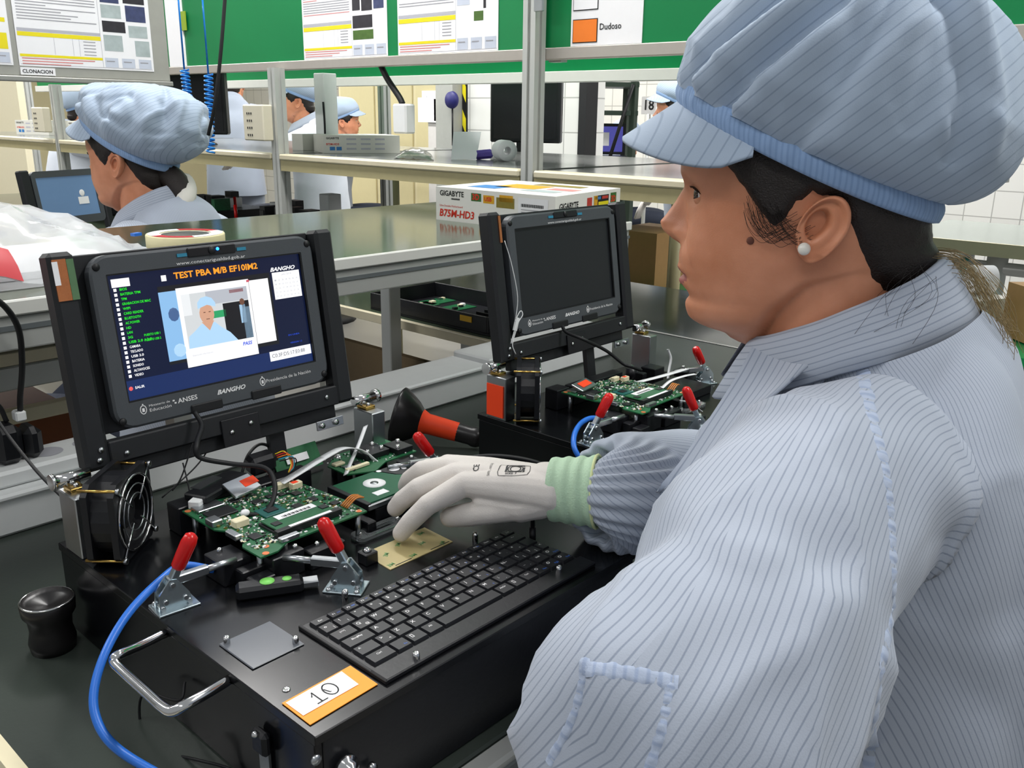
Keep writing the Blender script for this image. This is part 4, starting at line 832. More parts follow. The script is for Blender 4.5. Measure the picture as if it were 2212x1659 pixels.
# thin cable lying along the frame post
# ------------------------------------------------------------------ circuit board clamped in the fixture
def board(label):
    zb = ZT+.028; t = thing('circuit_board', label, 'circuit board', (.075, .16, zb), group='netbook circuit boards')
    P = [(.012, .085), (.03, .085), (.046, .0945), (.14, .0945), (.142, .125), (.136, .2), (.128, .214), (.05, .226), (.013, .226), (.013, .165), (.019, .155), (.019, .125), (.012, .115)]
    MB(PCB).prism(P, zb, zb+.0016).build('board', t); zt = zb+.0016
    def part(name, x0, y0, x1, y1, h, m, ch=.0003, dz=0): b = MB(m); b.box((x0, y0, zt+dz), (x1, y1, zt+dz+h), ch=ch); return b.build(name, t)
    cp = part('processor', .06, .15, .085, .172, .0018, mat('chip_teal', '1b5a55', .35, var=.1)); b = MB(CHIP); b.box((.067, .157, zt+.0018), (.079, .166, zt+.0026)); b.build('processor_die', cp)
    r_ = part('memory_slot', .043, .1045, .117, .1105, .007, CHIP); part('memory_slot', .046, .11, .114, .142, .003, CHIP)
    b = MB(PCB); b.box((.047, .112, zt+.0045), (.113, .14, zt+.0058)); mm = b.build('memory_module', t)
    b = MB(PAPER); b.box((.06, .128, zt+.006), (.104, .138, zt+.0064))
    for i in range(22): x = .066+i*.0015; b.box((x, .1295, zt+.0064), (x+.0005+.0004*(i % 3), .1335, zt+.0065), INK)
    b.build('barcode_label', mm); b = MB(PAPER); b.box((.058, .1055, zt+.0071), (.106, .1095, zt+.0074)); b.build('white_strip', t)
    for x in (.05, .104): b = MB(CHIP); b.box((x, .119, zt+.0058), (x+.008, .127, zt+.0066)); b.build('memory_chip', mm)
    part('chip', .022, .183, .05, .203, .0022, CHIP); part('chip', .093, .148, .103, .158, .0015, CHIP); part('chip', .111, .176, .12, .185, .0015, CHIP); part('chip', .1, .186, .107, .193, .0015, CHIP); part('chip', .088, .19, .095, .197, .0015, CHIP)
    part('chip', .07, .186, .081, .196, .0015, CHIP); part('chip', .115, .152, .123, .16, .0015, CHIP); part('chip', .056, .206, .066, .214, .0015, CHIP); part('chip', .124, .128, .133, .136, .0015, CHIP); part('chip', .026, .118, .036, .13, .0015, CHIP)
    part('connector', .027, .15, .042, .16, .0075, IVORY, .0008); part('connector', .118, .19, .131, .198, .007, IVORY, .0008); part('connector', .106, .2, .12, .207, .007, IVORY, .0008); part('connector', .04, .094, .06, .1, .0045, STEEL, .0005)
    part('socket', .013, .168, .024, .182, .0065, STEEL, .0008); part('socket', .013, .128, .02, .146, .0055, STEEL, .0008); part('socket', .02, .206, .048, .222, .003, STEEL, .0005)
    b = MB(NEON); b.box((.1195, .191, zt+.0071), (.1265, .1965, zt+.0073)); b.build('orange_dot', t)
    for x, y in ((.0165, .221), (.0195, .0885), (.134, .1), (.027, .1), (.126, .206)): b = MB(mat('solder_ring', 'd8794a', .4, .3)); b.cyl((x, y, zt), (x, y, zt+.0004), .0032, 14); b.build('mounting_ring', t)
    b = MB(WTXT, CHIP, GOLD, STEEL, IVORY); R = random.Random(3)
    for i in range(1200):
        x = R.uniform(.016, .136); y = R.uniform(.098, .22)
        if y > .226-(x-.05)*.1 and x > .05: continue
        if .045 < x < .116 and .103 < y < .143 or .059 < x < .086 and .149 < y < .173 or .021 < x < .051 and .182 < y < .204: continue
        w_, d_ = R.choice(((.0016, .0008), (.0008, .0016), (.0022, .0012), (.003, .002), (.001, .001))); b.box((x, y, zt), (x+w_, y+d_, zt+R.uniform(.0005, .0014)), R.choice((WTXT, WTXT, WTXT, CHIP, CHIP, STEEL, STEEL, IVORY, GOLD)))
    b.build('small_components', t, kind='stuff')
    # orange flex at the right edge
    b = MB(mat('orange_flex', 'c9803c', .35, var=.15))
    for i in range(4): b.tube(spline([(.128, .112+i*.003, zt+.001), (.14, .112+i*.003, zt+.008), (.153, .116+i*.003, zt+.004)], 5), .0009, 6)
    b.build('flex_cable', t); return t
BD1 = board('green circuit board clamped in the near fixture, below the lit display')
# ------------------------------------------------------------------ hard disk lying on its block
t = thing('hard_disk', 'small green hard disk lying board-up beside the gloved fingers', 'hard disk', (.21, .15, ZT+.0145))
zh = ZT+.0145
MB(STEEL).box((.16, .117, zh), (.26, .187, zh+.007), ch=.0012).build('case', t)
b = MB(mat('pcb_deep_green', '14573a', .3, var=.15)); b.prism([(.164, .12), (.235, .12), (.24, .135), (.243, .15), (.232, .16), (.226, .175), (.218, .184), (.164, .184)], zh+.007, zh+.0084); pc_ = b.build('control_board', t)
MB(CHIP).box((.1585, .118, zh+.001), (.1645, .186, zh+.0085), ch=.0005).build('data_connector', t)
b = MB(PAPER); b.lathe((.2, .157, zh+.0084), (0, 0, 1), [(.0125, 0), (.0125, .0005), (.0045, .0005)], 24); b.lathe((.2, .157, zh+.0085), (0, 0, 1), [(.0045, 0), (.0045, .0008), (0, .0008)], 16, STEEL); b.build('spindle_disc', t)
b = MB(PAPER); b.box((.181, .128, zh+.0084), (.197, .138, zh+.0087)); b.build('small_sticker', t)
b = MB(CHIP); b.prism([(.245, .15), (.256, .14), (.256, .184), (.221, .184), (.229, .176), (.235, .161)], zh+.007, zh+.008); b.build('dark_cover', t)
for x, y, r in ((.243, .175, .007), (.252, .168, .003), (.226, .181, .003)): b = MB(PAPER); b.cyl((x, y, zh+.008), (x, y, zh+.0083), r, 16); b.build('paper_dot', t)
# ------------------------------------------------------------------ cables and strips
def strip(mb, pts, wv, w_, m, th=.0004, n=8):
    P = spline(pts, n); rows = []; k = len(P)
    for i in range(k):
        wd = Vector(wv(i/(k-1)) if callable(wv) else wv).normalized()*w_/2; tn = (P[min(i+1, k-1)]-P[max(i-1, 0)]).normalized(); nn = tn.cross(wd).normalized()*th
        rows.append([P[i]-wd+nn, P[i]+wd+nn, P[i]+wd-nn, P[i]-wd-nn])
    mb.grid(rows, m, True)
    a = len(mb.v)-4*k; i = mb.slot(m)
    for q in ((0, 1, 2, 3), (4*k-1, 4*k-2, 4*k-3, 4*k-4)): mb.f.append(tuple(j+a for j in q)); mb.m.append(i); mb.sm.append(False)
cable('blue_cable', 'thick blue cable looping over the left side of the near fixture', [(-.012, .125, ZT+.012), (-0.0347, 0.1377, 0.9), (-0.0622, 0.1265, 0.9), (-0.0985, 0.108, 0.893), (-0.1265, 0.0902, 0.88), (-0.1447, 0.0761, 0.862), (-0.1524, 0.0622, 0.846), (-0.1506, 0.0434, 0.83), (-0.1359, 0.0197, 0.812), (-0.1123, -0.0321, 0.798), (-0.0934, -0.0636, 0.7925)], .0036, BLUEC)
cable('thin_cable', 'thin black cable hanging down beside the chrome handle of the near fixture', [(-.0805, .06, .84), (-.09, .055, .83), (-0.095, 0.1095, 0.8114), (-0.1, 0.1094, 0.777), (-0.1, 0.0825, 0.7719), (-0.095, 0.0271, 0.7915), (-.081, -.01, .7925), (-.081, -.05, .7905)], .0012, BLACKM)
cable('video_cable', 'black sheathed video cable running from the lit display down to its board', [(.066, .284, .987), (.064, .268, .976), (0.0421, 0.24, 0.9684), (0.0422, 0.236, 0.9555), (0.07, 0.225, 0.9437), (0.0949, 0.205, 0.938), (0.0933, 0.185, 0.9289), (0.0826, 0.172, 0.9158), (0.0664, 0.166, 0.9079), (.047, .168, ZT+.033)], .0027, BLACKM)
b = MB(PAPER); b.sphere((.048, .168, ZT+.0345), .005, sq=(1, .8, .7)); b.single('adhesive_blob', 'small white glue blob fixing the black video cable to the near board', 'glue blob')
cable('loop_cable', 'black cable looping behind the black strut under the lit display', [(0.1053, 0.27, 0.9059), (0.1274, 0.29, 0.9189), (0.1491, 0.3, 0.9243), (0.1639, 0.3, 0.9158), (0.1656, 0.295, 0.8983), (0.1429, 0.28, 0.8919)], .0018, BLACKM)
for i, q in enumerate((( (0.0733, 0.29, 0.9759), (0.0603, 0.285, 0.9519), (0.0426, 0.28, 0.9216), (0.0311, 0.28, 0.9094)), ((0.0481, 0.285, 0.9343), (0.0437, 0.27, 0.919), (0.0354, 0.25, 0.9094)), ((0.099, 0.3, 0.9539), (0.0688, 0.29, 0.9271), (0.0194, 0.28, 0.9052)))):
    cable('thin_wire', ('thin black wire leaning left under the lit display, first from the left', 'short thin black wire between the near fan and the near board', 'thin black wire crossing in front of the white trunking under the lit display')[i], q, .0008, BLACKM)
RIB = mat('white_ribbon', 'e6e8ea', .4, var=.03)
b = MB(RIB); strip(b, [(.112, .203, ZT+.036), (.135, .205, ZT+.04), (.175, .214, ZT+.044), (.21, .225, ZT+.043), (.232, .222, ZT+.036), (.245, .212, ZT+.0215)], (.15, -1, .1), .012, RIB)
for i in range(9): b.tube(spline([(.112, .2085-i*.0013, ZT+.0366), (.135, .2105-i*.0013, ZT+.0406), (.175, .2195-i*.0013, ZT+.0446)], 4), .00012, 4, INK)
b.single('ribbon_cable', 'wide white ribbon cable arching from the near board to the back blocks', 'ribbon cable')
b = MB(RIB); strip(b, [(0.264, 0.25, 0.9305), (0.2411, 0.235, 0.9168), (0.2128, 0.215, 0.907), (0.1944, 0.2, 0.9025)], (1, -.3, .3), .006, RIB); b.single('flat_cable', 'narrow white flat cable hanging beside the near hinge block', 'ribbon cable')
cable('power_lead', 'black cable arching behind the gloved hand', [(0.3163, 0.1372, 0.905), (0.3445, 0.1191, 0.905), (0.3714, 0.0992, 0.9), (0.3953, 0.0832, 0.89), (0.4263, 0.0647, 0.87), (0.4458, 0.0504, 0.85)], .0028, BLACKM)
b = MB(BLACK); b.obox((.122, .255, ZT+.042), ((.94, -.2, .1), (.2, .95, 0), (0, 0, 1)), (.03, .024, .02), BLACK, .004)
o = b.single('connector_hood', 'black connector hood with coloured wires behind the near board', 'connector')
for i, cc in enumerate(('e8c820', 'd02020', 'e87820', '30a0c0', '202020')):
    b = MB(mat('wire_'+cc, cc, .4)); b.tube(spline([(.136, .248-i*.002, ZT+.05-i*.0015), (.145+.002*i, .243-i*.002, ZT+.052-i*.002), (.148+.001*i, .236, ZT+.04-i*.002), (.14, .23, ZT+.032)], 5), .0007, 5); b.build('wire', o)
# white plug at the left edge of the board, solid-state module, memory card with neon dot
b = MB(WHITE); b.obox((0.0354, 0.2299, 0.913), ((.8, .55, 0), (-.55, .8, 0), (0, 0, 1)), (.03, .013, .009), WHITE, .001); b.single('white_plug', 'white plug at the left corner of the near circuit board', 'plug')
t = thing('drive_module', 'flat black drive module with a silver label behind the near board', 'module', (.065, .24, ZT+.0305))
MB(BLACK).obox((.062, .243, ZT+.036), ((.93, .37, 0), (-.37, .93, 0), (0, 0, 1)), (.07, .028, .008), BLACK, .0015).build('case', t)
MB(STEEL).obox((.054, .25, ZT+.0405), ((.93, .37, 0), (-.37, .93, 0), (0, 0, 1)), (.035, .012, .0008)).build('silver_label', t)
t = thing('wireless_card', 'small silver card with a neon orange sticker standing on the near board', 'circuit card', (.075, .222, ZT+.031))
MB(STEEL).obox((.075, .217, ZT+.04), ((.9, .0, .1), (0, .97, .25), (-.1, -.25, .96)), (.034, .026, .0035), STEEL, .0006).build('card', t)
MB(NEON).obox((.084, .217, ZT+.0428), ((.9, .0, .1), (0, .97, .25), (-.1, -.25, .96)), (.018, .012, .0006)).build('neon_sticker', t)
b = MB(PCB); b.obox((0.1921, 0.29, 0.8969), ((1, 0, 0), (0, .5, .86), (0, -.86, .5)), (.062, .03, .0016), PCB)
o = b.single('memory_card', 'small green memory card leaning under the black strut', 'memory card'); c_ = V(*(0.1909, 0.29, 0.8984))
MB(PAPER).obox(c_+V(0, -.002, .001), ((1, 0, 0), (0, .5, .86), (0, -.86, .5)), (.03, .009, .0008)).build('label_strip', o)
# usb stick with green stickers
def frame3(a, b_): d = (Vector(b_)-Vector(a)).normalized(); s = V(-d.y, d.x, 0).normalized(); return d, s, d.cross(s)
t = thing('usb_stick', 'black usb stick with two round green stickers lying in the near fixture', 'usb stick', (.012, .07, ZT))
d, s, u = frame3((-.014, .0835, 0), (.034, .0565, 0)); c_ = V(.01, .07, ZT+.0065)
MB(BLACK).obox(c_, (d, s, u), (.058, .018, .0125), BLACK, .003).build('body', t); MB(STEEL).obox(c_+d*.035, (d, s, u), (.014, .012, .005), STEEL, .0004).build('plug', t)
GS = mat('green_sticker', '7bd060', .45)
for k, r in ((-.002, .0065), (.015, .0042)): b = MB(GS); b.lathe(c_+d*k+u*.0064, u, [(0, .0004), (r, .0004), (r, 0)], 16); b.build('green_dot', t)
# horn tools, plug with blue led
def horn(label, o, ax, tape):
    o = Vector(o); ax = Vector(ax).normalized(); t = thing('horn_tool', label, 'hand tool', o, group='black rubber horn tools')
    RUB = mat('black_rubber', '1d1b1c', .32, var=.15)
    MB(RUB).lathe(o, ax, [(.0, .022), (.03, .012), (.04, .003), (.044, 0), (.0465, .002), (.0455, .006), (.038, .018), (.03, .03), (.02, .04), (.0155, .05), (.0145, .12), (.016, .125), (.016, .132), (.013, .138), (0, .138)], 28).build('rubber_horn', t)
    if tape: MB(NEON).lathe(o, ax, [(.0205, .04), (.0162, .05), (.0152, .098), (.0146, .1)], 20).build('orange_tape', t)
horn('black rubber horn tool with orange tape lying behind the near fixture', (.5, .47, BZ+.0485), (.075, -.115, -.03), True)
t = thing('rubber_cup', 'short black rubber cup with a shiny rim beside the left side of the near fixture', 'cup', (-.1045, .278, BZ))
MB(mat('black_rubber', '1d1b1c', .32, var=.15)).lathe((-.1045, .278, BZ), (0, 0, 1), [(0, 0), (.02, 0), (.0215, .01), (.019, .022), (.02, .034), (.024, .04), (.0248, .05), (.0225, .054), (.018, .05), (0, .046)], 26).build('body', t)
MB(CHROME).tube([V(-.1045+.0235*cos(2*pi*i/30), .278+.0235*sin(2*pi*i/30), BZ+.0525) for i in range(31)], .0012, 6, None, False).build('rim', t)
t = thing('power_plug', 'black barrel power plug with blue lights under the light blue sleeve', 'plug', (.373, 0, BZ))
d = (V(.362, -.05, 0)-V(.385, .075, 0)).normalized(); a = V(.385, .075, BZ+.017)
MB(BLACK).lathe(a, d, [(0, 0), (.006, .0), (.009, .02), (.013, .04), (.016, .05), (.016, .09), (.013, .1), (.013, .118), (.008, .125), (.003, .126), (.003, .134), (0, .135)], 16).build('barrel', t)
for k in (.02, .03): b = MB(glow('blue_led', '1a6cff', 6.)); b.sphere(a+d*k+V(-.007, -.004, .008), .0018); b.build('blue_light', t)

t = thing('circuit_board', 'narrow green circuit board under the black screwed blocks at the back of the near fixture', 'circuit board', (.265, .22, ZT+.0205), group='netbook circuit boards')
zs = ZT+.0205; MB(PCB).prism([(.196, .2), (.226, .186), (.252, .2), (.3, .2), (.3, .258), (.225, .258), (.196, .236)], zs, zs+.0015).build('board', t)
for x0, y0, x1, y1, h, m in ((.236, .215, .271, .246, .007, BLACK), (.274, .204, .298, .232, .007, BLACK), (.2, .204, .232, .209, .0035, IVORY), (.2, .226, .214, .234, .003, IVORY), (.218, .214, .228, .222, .002, CHIP), (.204, .213, .212, .22, .002, STEEL)):
    MB(m).box((x0, y0, zs+.0016), (x1, y1, zs+.0016+h), ch=.0006).build('clamping_block' if m is BLACK else 'connector', t)
b = MB(WTXT, STEEL, CHIP); R = random.Random(9)
for i in range(120): x, y = R.uniform(.2, .29), R.uniform(.202, .254); b.box((x, y, zs+.0015), (x+.0016, y+.001, zs+.0026), R.choice((WTXT, STEEL, CHIP)))
b.build('small_components', t, kind='stuff')
for x, y, z in ((.243, .222, .0086), (.264, .222, .0086), (.243, .239, .0086), (.264, .239, .0086), (.279, .21, .0086), (.292, .225, .0086)): b = MB(CHROME); b.lathe((x, y, zs+z), (0, 0, 1), [(.0026, 0), (.0026, .0035), (.0012, .0035), (.0012, .002), (0, .002)], 10); b.build('screw', t)

# ------------------------------------------------------------------ the second fixture further along the bench
FX2 = copy_tree(FX, (.578, -.012, 0), skip=('number_label', 'copper_tape', 'barcode_label', 'film_strip', 'tape_patch'))
FX2['label'] = 'black test fixture with the dark display, farther along the bench behind the worker'
SH2 = V(.578, -.012, 0)
BD2 = copy_tree(BD1, SH2); BD2['label'] = 'green circuit board in the farther fixture, below the dark display'
b = MB(NEON); b.box((.4995, .244, ZT+.004), (.5008, .275, ZT+.05)); b.build('neon_sticker', FX2, label='neon orange sticker on the hinge block')
b = MB(COPPER); R_ = Matrix.Rotation(-DTILT, 4, 'X'); b.box((-.036, -.0075, .11), (-.0315, -.0058, .147)); b.v = [tuple(R_ @ Vector(q)+DORG+SH2) for q in b.v]; b.build('copper_tape', FX2)
t = thing('usb_stick', 'black usb stick with a white handwritten label in the farther fixture', 'usb stick', (0.5634, 0.0599, 0.88))
a = V(*(0.5821, 0.0777, 0.887)); e = V(*(0.5218, 0.0273, 0.887)); d, s, u = frame3(a, e); c_ = (a+e)/2
MB(BLACK).obox(c_, (d, s, u), (.052, .022, .011), BLACK, .004).build('body', t); MB(STEEL).obox(c_+d*.031, (d, s, u), (.012, .012, .0045)).build('plug', t)
b = MB(PAPER); b.obox(c_-d*.009+u*.0057, (d, s, u), (.017, .019, .0005)); INKV = mat('violet_ink', '3a30a0', .6)
for i in range(3): b.text('HZE'[i], c_-d*(.013-.004*i)+u*.0062, s, -d if False else V(-d.x, -d.y, 0), .004, INKV)
b.build('paper_label', t)
cable('blue_cable', 'thick blue cable curving down the front of the farther fixture', [(.566, .113, ZT+.012), (0.5538, 0.1261, 0.9), (0.5291, 0.1266, 0.9), (0.5002, 0.116, 0.895), (0.4802, 0.1011, 0.885), (0.4825, 0.091, 0.87), (0.504, 0.0879, 0.85), (0.5573, 0.1035, 0.82)], .0036, BLUEC)
cable('video_cable', 'black sheathed video cable running from the dark display to its board', [(.665, .276, .985), (.66, .262, .978), (0.6714, 0.235, 0.9687), (0.7117, 0.225, 0.9468), (0.7348, 0.21, 0.9254), (0.742, 0.2, 0.9208), (0.7644, 0.195, 0.9114)], .0027, BLACKM)
b = MB(RIB); strip(b, [(0.6894, 0.1479, 0.918), (0.7176, 0.1347, 0.922), (0.7564, 0.1314, 0.922), (0.8091, 0.1434, 0.915)], (.4, -.9, .1), .013, RIB); b.single('ribbon_cable', 'wide white ribbon cable across the board of the farther fixture', 'ribbon cable')
b = MB(RIB); strip(b, [(0.8463, 0.2, 0.9293), (0.8566, 0.2, 0.9118), (0.85, 0.198, 0.8938), (0.8345, 0.19, 0.8734)], (1, -.3, 0), .005, RIB); b.single('flat_cable', 'narrow white flat cable standing above the board of the farther fixture', 'ribbon cable')
b = MB(RIB); strip(b, [(0.6902, 0.0778, 0.905), (0.6882, 0.0599, 0.906), (0.7104, 0.0532, 0.89)], (.3, .9, 0), .006, RIB); b.single('flat_cable', 'narrow white flat cable in front of the board of the farther fixture', 'ribbon cable')
b = MB(RIB); strip(b, [(0.7047, 0.1174, 0.912), (0.7236, 0.1143, 0.92), (0.7535, 0.1093, 0.922), (0.795, 0.1166, 0.915)], (.3, .9, 0), .006, RIB); b.single('flat_cable', 'narrow white flat cable arching right of the wide ribbon in the farther fixture', 'ribbon cable')
t = thing('wireless_card', 'small silver card with a neon orange sticker behind the board of the farther fixture', 'circuit card', (0.6341, 0.2076, 0.91))
c_ = V(*(0.6193, 0.1947, 0.918)); MB(STEEL).obox(c_, ((.9, .0, .1), (0, .97, .25), (-.1, -.25, .96)), (.036, .022, .0035), STEEL, .0006).build('card', t)
MB(NEON).obox(c_+V(.001, 0, .0025), ((.9, .0, .1), (0, .97, .25), (-.1, -.25, .96)), (.022, .012, .0006)).build('neon_sticker', t)
# white cable tie hanging on the dark display
b = MB(WHITE); c0 = V(*(0.5559, 0.27, 1.0062)); b.tube(spline([(0.5333, 0.275, 1.1257), (0.5447, 0.272, 1.093), (0.5538, 0.268, 1.0468), (0.5506, 0.268, 1.014)], 6), .0006, 5)
b.tube(spline([(0.5487, 0.268, 1.0117), (0.5602, 0.268, 1.0246), (0.563, 0.266, 1.0192), (0.5544, 0.266, 1.0098), (0.5478, 0.266, 0.9947), (0.5423, 0.266, 0.9788), (0.5495, 0.266, 0.9639)], 6), .0007, 5); b.tube(spline([(0.5537, 0.268, 1.0089), (0.5471, 0.268, 0.9945), (0.5416, 0.268, 0.9806)], 4), .001, 5)
b.obox((0.5517, 0.268, 1.0072), ((.3, 0, 1), (1, 0, -.3), (0, 1, 0)), (.018, .006, .003)); b.single('cable_tie', 'thin white string and tie hanging down the dark display', 'cable tie')

# ------------------------------------------------------------------ people: head, cap, coat builders (local frame: x forward, y left, z up)
def skin_material(name, c0, c1, c2):
    m = mat(name, c0, .42, var=0, spec=.45); nt = m.node_tree; N = nt.nodes; L = nt.links; b = N['Principled BSDF']
    tc = [n for n in N if n.type == 'TEX_COORD'][0]; nz = N.new('ShaderNodeTexNoise'); nz.inputs['Scale'].default_value = 22; nz.inputs['Detail'].default_value = 5; L.new(tc.outputs['Object'], nz.inputs['Vector'])
    rp = N.new('ShaderNodeValToRGB'); rp.color_ramp.elements[0].position = .3; rp.color_ramp.elements[0].color = lin(c1)+(1,); rp.color_ramp.elements[1].position = .7; rp.color_ramp.elements[1].color = lin(c2)+(1,)
    L.new(nz.outputs[0], rp.inputs[0]); L.new(rp.outputs[0], b.inputs['Base Color'])
    n2 = N.new('ShaderNodeTexNoise'); n2.inputs['Scale'].default_value = 700; L.new(tc.outputs['Object'], n2.inputs['Vector'])
    bp = N.new('ShaderNodeBump'); bp.inputs['Strength'].default_value = .12; bp.inputs['Distance'].default_value = .001; L.new(n2.outputs[0], bp.inputs['Height']); L.new(bp.outputs[0], b.inputs['Normal'])
    b.inputs['Subsurface Weight'].default_value = .18; b.inputs['Subsurface Radius'].default_value = (.008, .003, .0015); b.inputs['Subsurface Scale'].default_value = .6
    return m
SKIN = skin_material('skin_warm', 'c08a6c', 'c4815f', 'da9776')
LIP = mat('lip', '9c5a55', .4, var=.06, scale=300); MOLE = mat('mole', '6b3f30', .6); EYEW = mat('eye_white', 'd9d2cc', .2, var=.02); IRIS = mat('iris_brown', '2a1a12', .15)
HAIRM = mat('dark_hair', '1d1511', .42, var=.35, scale=500, bump=.6, bscale=700)
COATC = cloth('coat_cloth', 'a6aebc', '5f6d82', .0056, .13, strength=.55)
CAPC = cloth('cap_cloth', 'a3b3c6', '74859e', .0082, .1, strength=.55)
BANDC = cloth('cap_band_cloth', '89a5cb', '6683ae', .0042, .28, strength=.4)
def crease(q, s, o=0., d=(1, 1, 1), sharp=3.):
    """ridged noise: thin raised creases, warped"""
    w_ = noise.noise((q.x*s*.5+o, q.y*s*.5, q.z*s*.5+9)); n_ = noise.noise((q.x*s*d[0]+o+w_, q.y*s*d[1]+w_, q.z*s*d[2])); return (1-min(1, abs(n_)*2.2))**sharp
def sstep(a, b, x): t = max(0., min(1., (x-a)/(b-a))); return t*t*(3-2*t)
def G(x, s): return exp(-(x/s)**2)
T_A = [(-190, 25), (-150, 28), (-117, 36), (-112, 44), (-108, 56), (-101.5, 66), (-99.5, 76), (-97, 86), (-92, 95), (-86, 98.5), (-78, 100), (-71, 98), (-62, 102), (-52, 105), (-44, 107.5), (-32, 108.5), (-20, 106), (-5, 103), (10, 104), (22, 106.5), (30, 108), (45, 111), (60, 112), (80, 106), (100, 90), (115, 68), (125, 42), (132, 0)]
T_B = [(-190, -120), (-120, -100), (-90, -82), (-60, -74), (-30, -80), (0, -88), (40, -94), (70, -90), (95, -76), (115, -52), (125, -32), (132, 0)]
T_W = [(-190, 40), (-120, 34), (-100, 40), (-85, 52), (-65, 60), (-45, 65), (-20, 70), (10, 73), (40, 75), (70, 72), (95, 60), (115, 42), (125, 26), (132, 0)]
T_J = [(0, -122), (25, -112), (45, -96), (70, -66), (95, -40), (130, -28), (180, -50)]
T_N = [(-30, 0), (-25.7, .8), (-20, 11), (-13, 21), (-8, 24.5), (-5, 25.3), (0, 21.5), (6, 17), (19, 6.8), (27, 1.2), (32, 0)]
T_NS = [(-30, 9), (-20, 9.5), (-12, 9), (-5, 8.5), (6, 7), (20, 6.5), (32, 7)]
def head_r(th, z):
    """head surface point (mm) at angle th from the front, height z; and a tag for lips"""
    a, b, w_ = cr1(z, T_A), cr1(z, T_B), max(1., cr1(z, T_W)); c, s = cos(th), sin(th); A = a if c > 0 else -b; e = .9
    k = (abs(c)**(2/e)/max(A, 1)**(2/e)+abs(s)**(2/e)/w_**(2/e))**(-e/2)
    deg = abs(math.degrees(th)); deg = deg if deg <= 180 else 360-deg
    zj = interp(deg, T_J); sf = 16.
    if z < zj: q = (zj-z)/sf; k *= sqrt(max(0., 1-q*q)) if q < 1 else 0.
    # neck
    t_ = sstep(0, -60, z); cf = lerp(-30, -28, t_) if z > -110 else -28-(-110-z)*.42; rn = 60 if z > -110 else 60+(-110-z)*.12
    bq = c*cf; disc = bq*bq-(cf*cf-rn*rn); kn = bq+sqrt(max(0., disc)); kn *= sstep(30, -20, z) if z > -20 else 1
    h = max(0., min(1., .5+.5*(k-kn)/7)); r = lerp(kn, k, h)+7*h*(1-h)
    f, l = r*c, r*s; al = abs(l)
    if c > 0:
        f += cr1(z, T_N)*G(l, cr1(z, T_NS))
        f += 6.5*G(al-12.5, 4.2)*G(z+13, 6.5)                       # nostril wings
        f -= 3.2*G(al-18.5, 2.8)*G(z+12, 7.5)
        f -= 2.2*G(al-6, 2.5)*G(z+24, 3)
        f -= 5.0*G(al-31, 13)*G(z-23, 9.5); f += 2.6*G(al-27, 17)*G(z-41, 7)     # eye socket, brow
        f += 2.5*G(al-45, 16)*G(z+6, 14)                              # cheek bone
        mw = max(0., 1-(al/25)**2)
        f += 2.2*mw*G(z+45, 3.6); f -= 3.0*sqrt(mw)*G(z+51.8, 2.0); f += 4.2*mw*G(z+58.5, 4.0)   # lips
        f -= 1.2*G(al-26, 3)*G(z+52, 5); f -= 1.4*G(al-(22+(-14-z)*.5), 3)*sstep(-12, -20, z)*sstep(-50, -38, z)   # mouth corner, nasolabial fold
        f -= 1.6*G(l, 18)*G(z+70, 5)
    return f, l
def head_mesh(mb, z0=1.2025, skin=SKIN, lip=LIP, nth=112, lo=-185, step=2.2, eyes=True, gaze=(1, .3, -.08), ears=True, mole=False):
    zs = []; z = 131.5
    while z > lo: zs.append(z); z -= step*(.55 if -60 < z < 32 else 1.) * (1.6 if z > 60 or z < -125 else 1.)
    rows = []
    for z in zs:
        row = []
        for i in range(nth):
            # denser sampling at the face
            u = 2*i/nth-1; th = pi*(u*.62+.38*u**3); f, l = head_r(th, z); row.append(V(f/1000, l/1000, z0+z/1000))
        rows.append(row)
    k0 = len(mb.f); mb.grid(rows, skin, True)
    n = nth; li = mb.slot(lip)
    for j, z in enumerate(zs[:-1]):
        for i in range(n):
            p_ = rows[j][i]; l = abs(p_.y)*1000
            if p_.x > .06 and l < 23 and -63.5+(l/23)**2*9 < z < -42.5-(l/23)**2*6+1.5*G(l-6, 4): mb.m[k0+j*n+i] = li
    mb.add([rows[0][i] for i in range(n)], [tuple(range(n))], skin, True)
    if eyes:
        for s in (1, -1):
            c = V(.083, .0315*s, z0+.0235); g = Vector((gaze[0], gaze[1], gaze[2])).normalized()
            rr = .0127; X = g; Y = (V(0, 1, 0)-X*X.y).normalized(); Z = X.cross(Y)
            rows = []
            for i in range(13):
                t = pi*.62*i/12
                rows.append([c+(X*cos(t)+(Y*cos(2*pi*k/20)+Z*sin(2*pi*k/20))*sin(t))*rr for k in range(20)])
            k0 = len(mb.f); mb.grid(rows, EYEW, True); ii = mb.slot(IRIS)
            for q in range(20*4): mb.m[k0+q] = ii
            # lids: almond opening that closes at both corners
            for e0, e1, m_ in ((1, 96, skin), (-1, -88, skin), (0, 0, HAIRM)):
                R = []
                for i in range(9):
                    row = []
                    for k in range(25):
                        az = radians(-78+156*k/24); op = max(0., cos(az*1.42)) if abs(az) < 1.1 else 0.; az += .3*s
                        if m_ is skin: ed = (0+27*op) if e0 > 0 else (0-18*op); el = radians(lerp(ed, e1, i/8)); rr2 = rr+.0009*(1-.4*(i == 0))
                        else: el = radians(27*op+1.5-6*i/8); rr2 = rr+.0006+.0048*(i/8)*op
                        row.append(c+V(cos(el)*cos(az), cos(el)*sin(az), sin(el))*rr2)
                    R.append(row)
                mb.grid(R, m_)
    if ears:
        for s in (1, -1): ear(mb, s, z0, skin)
    if mole: mb.sphere((.0415, .0672, z0-.0105), .0034, MOLE, 10, (1, .35, 1))
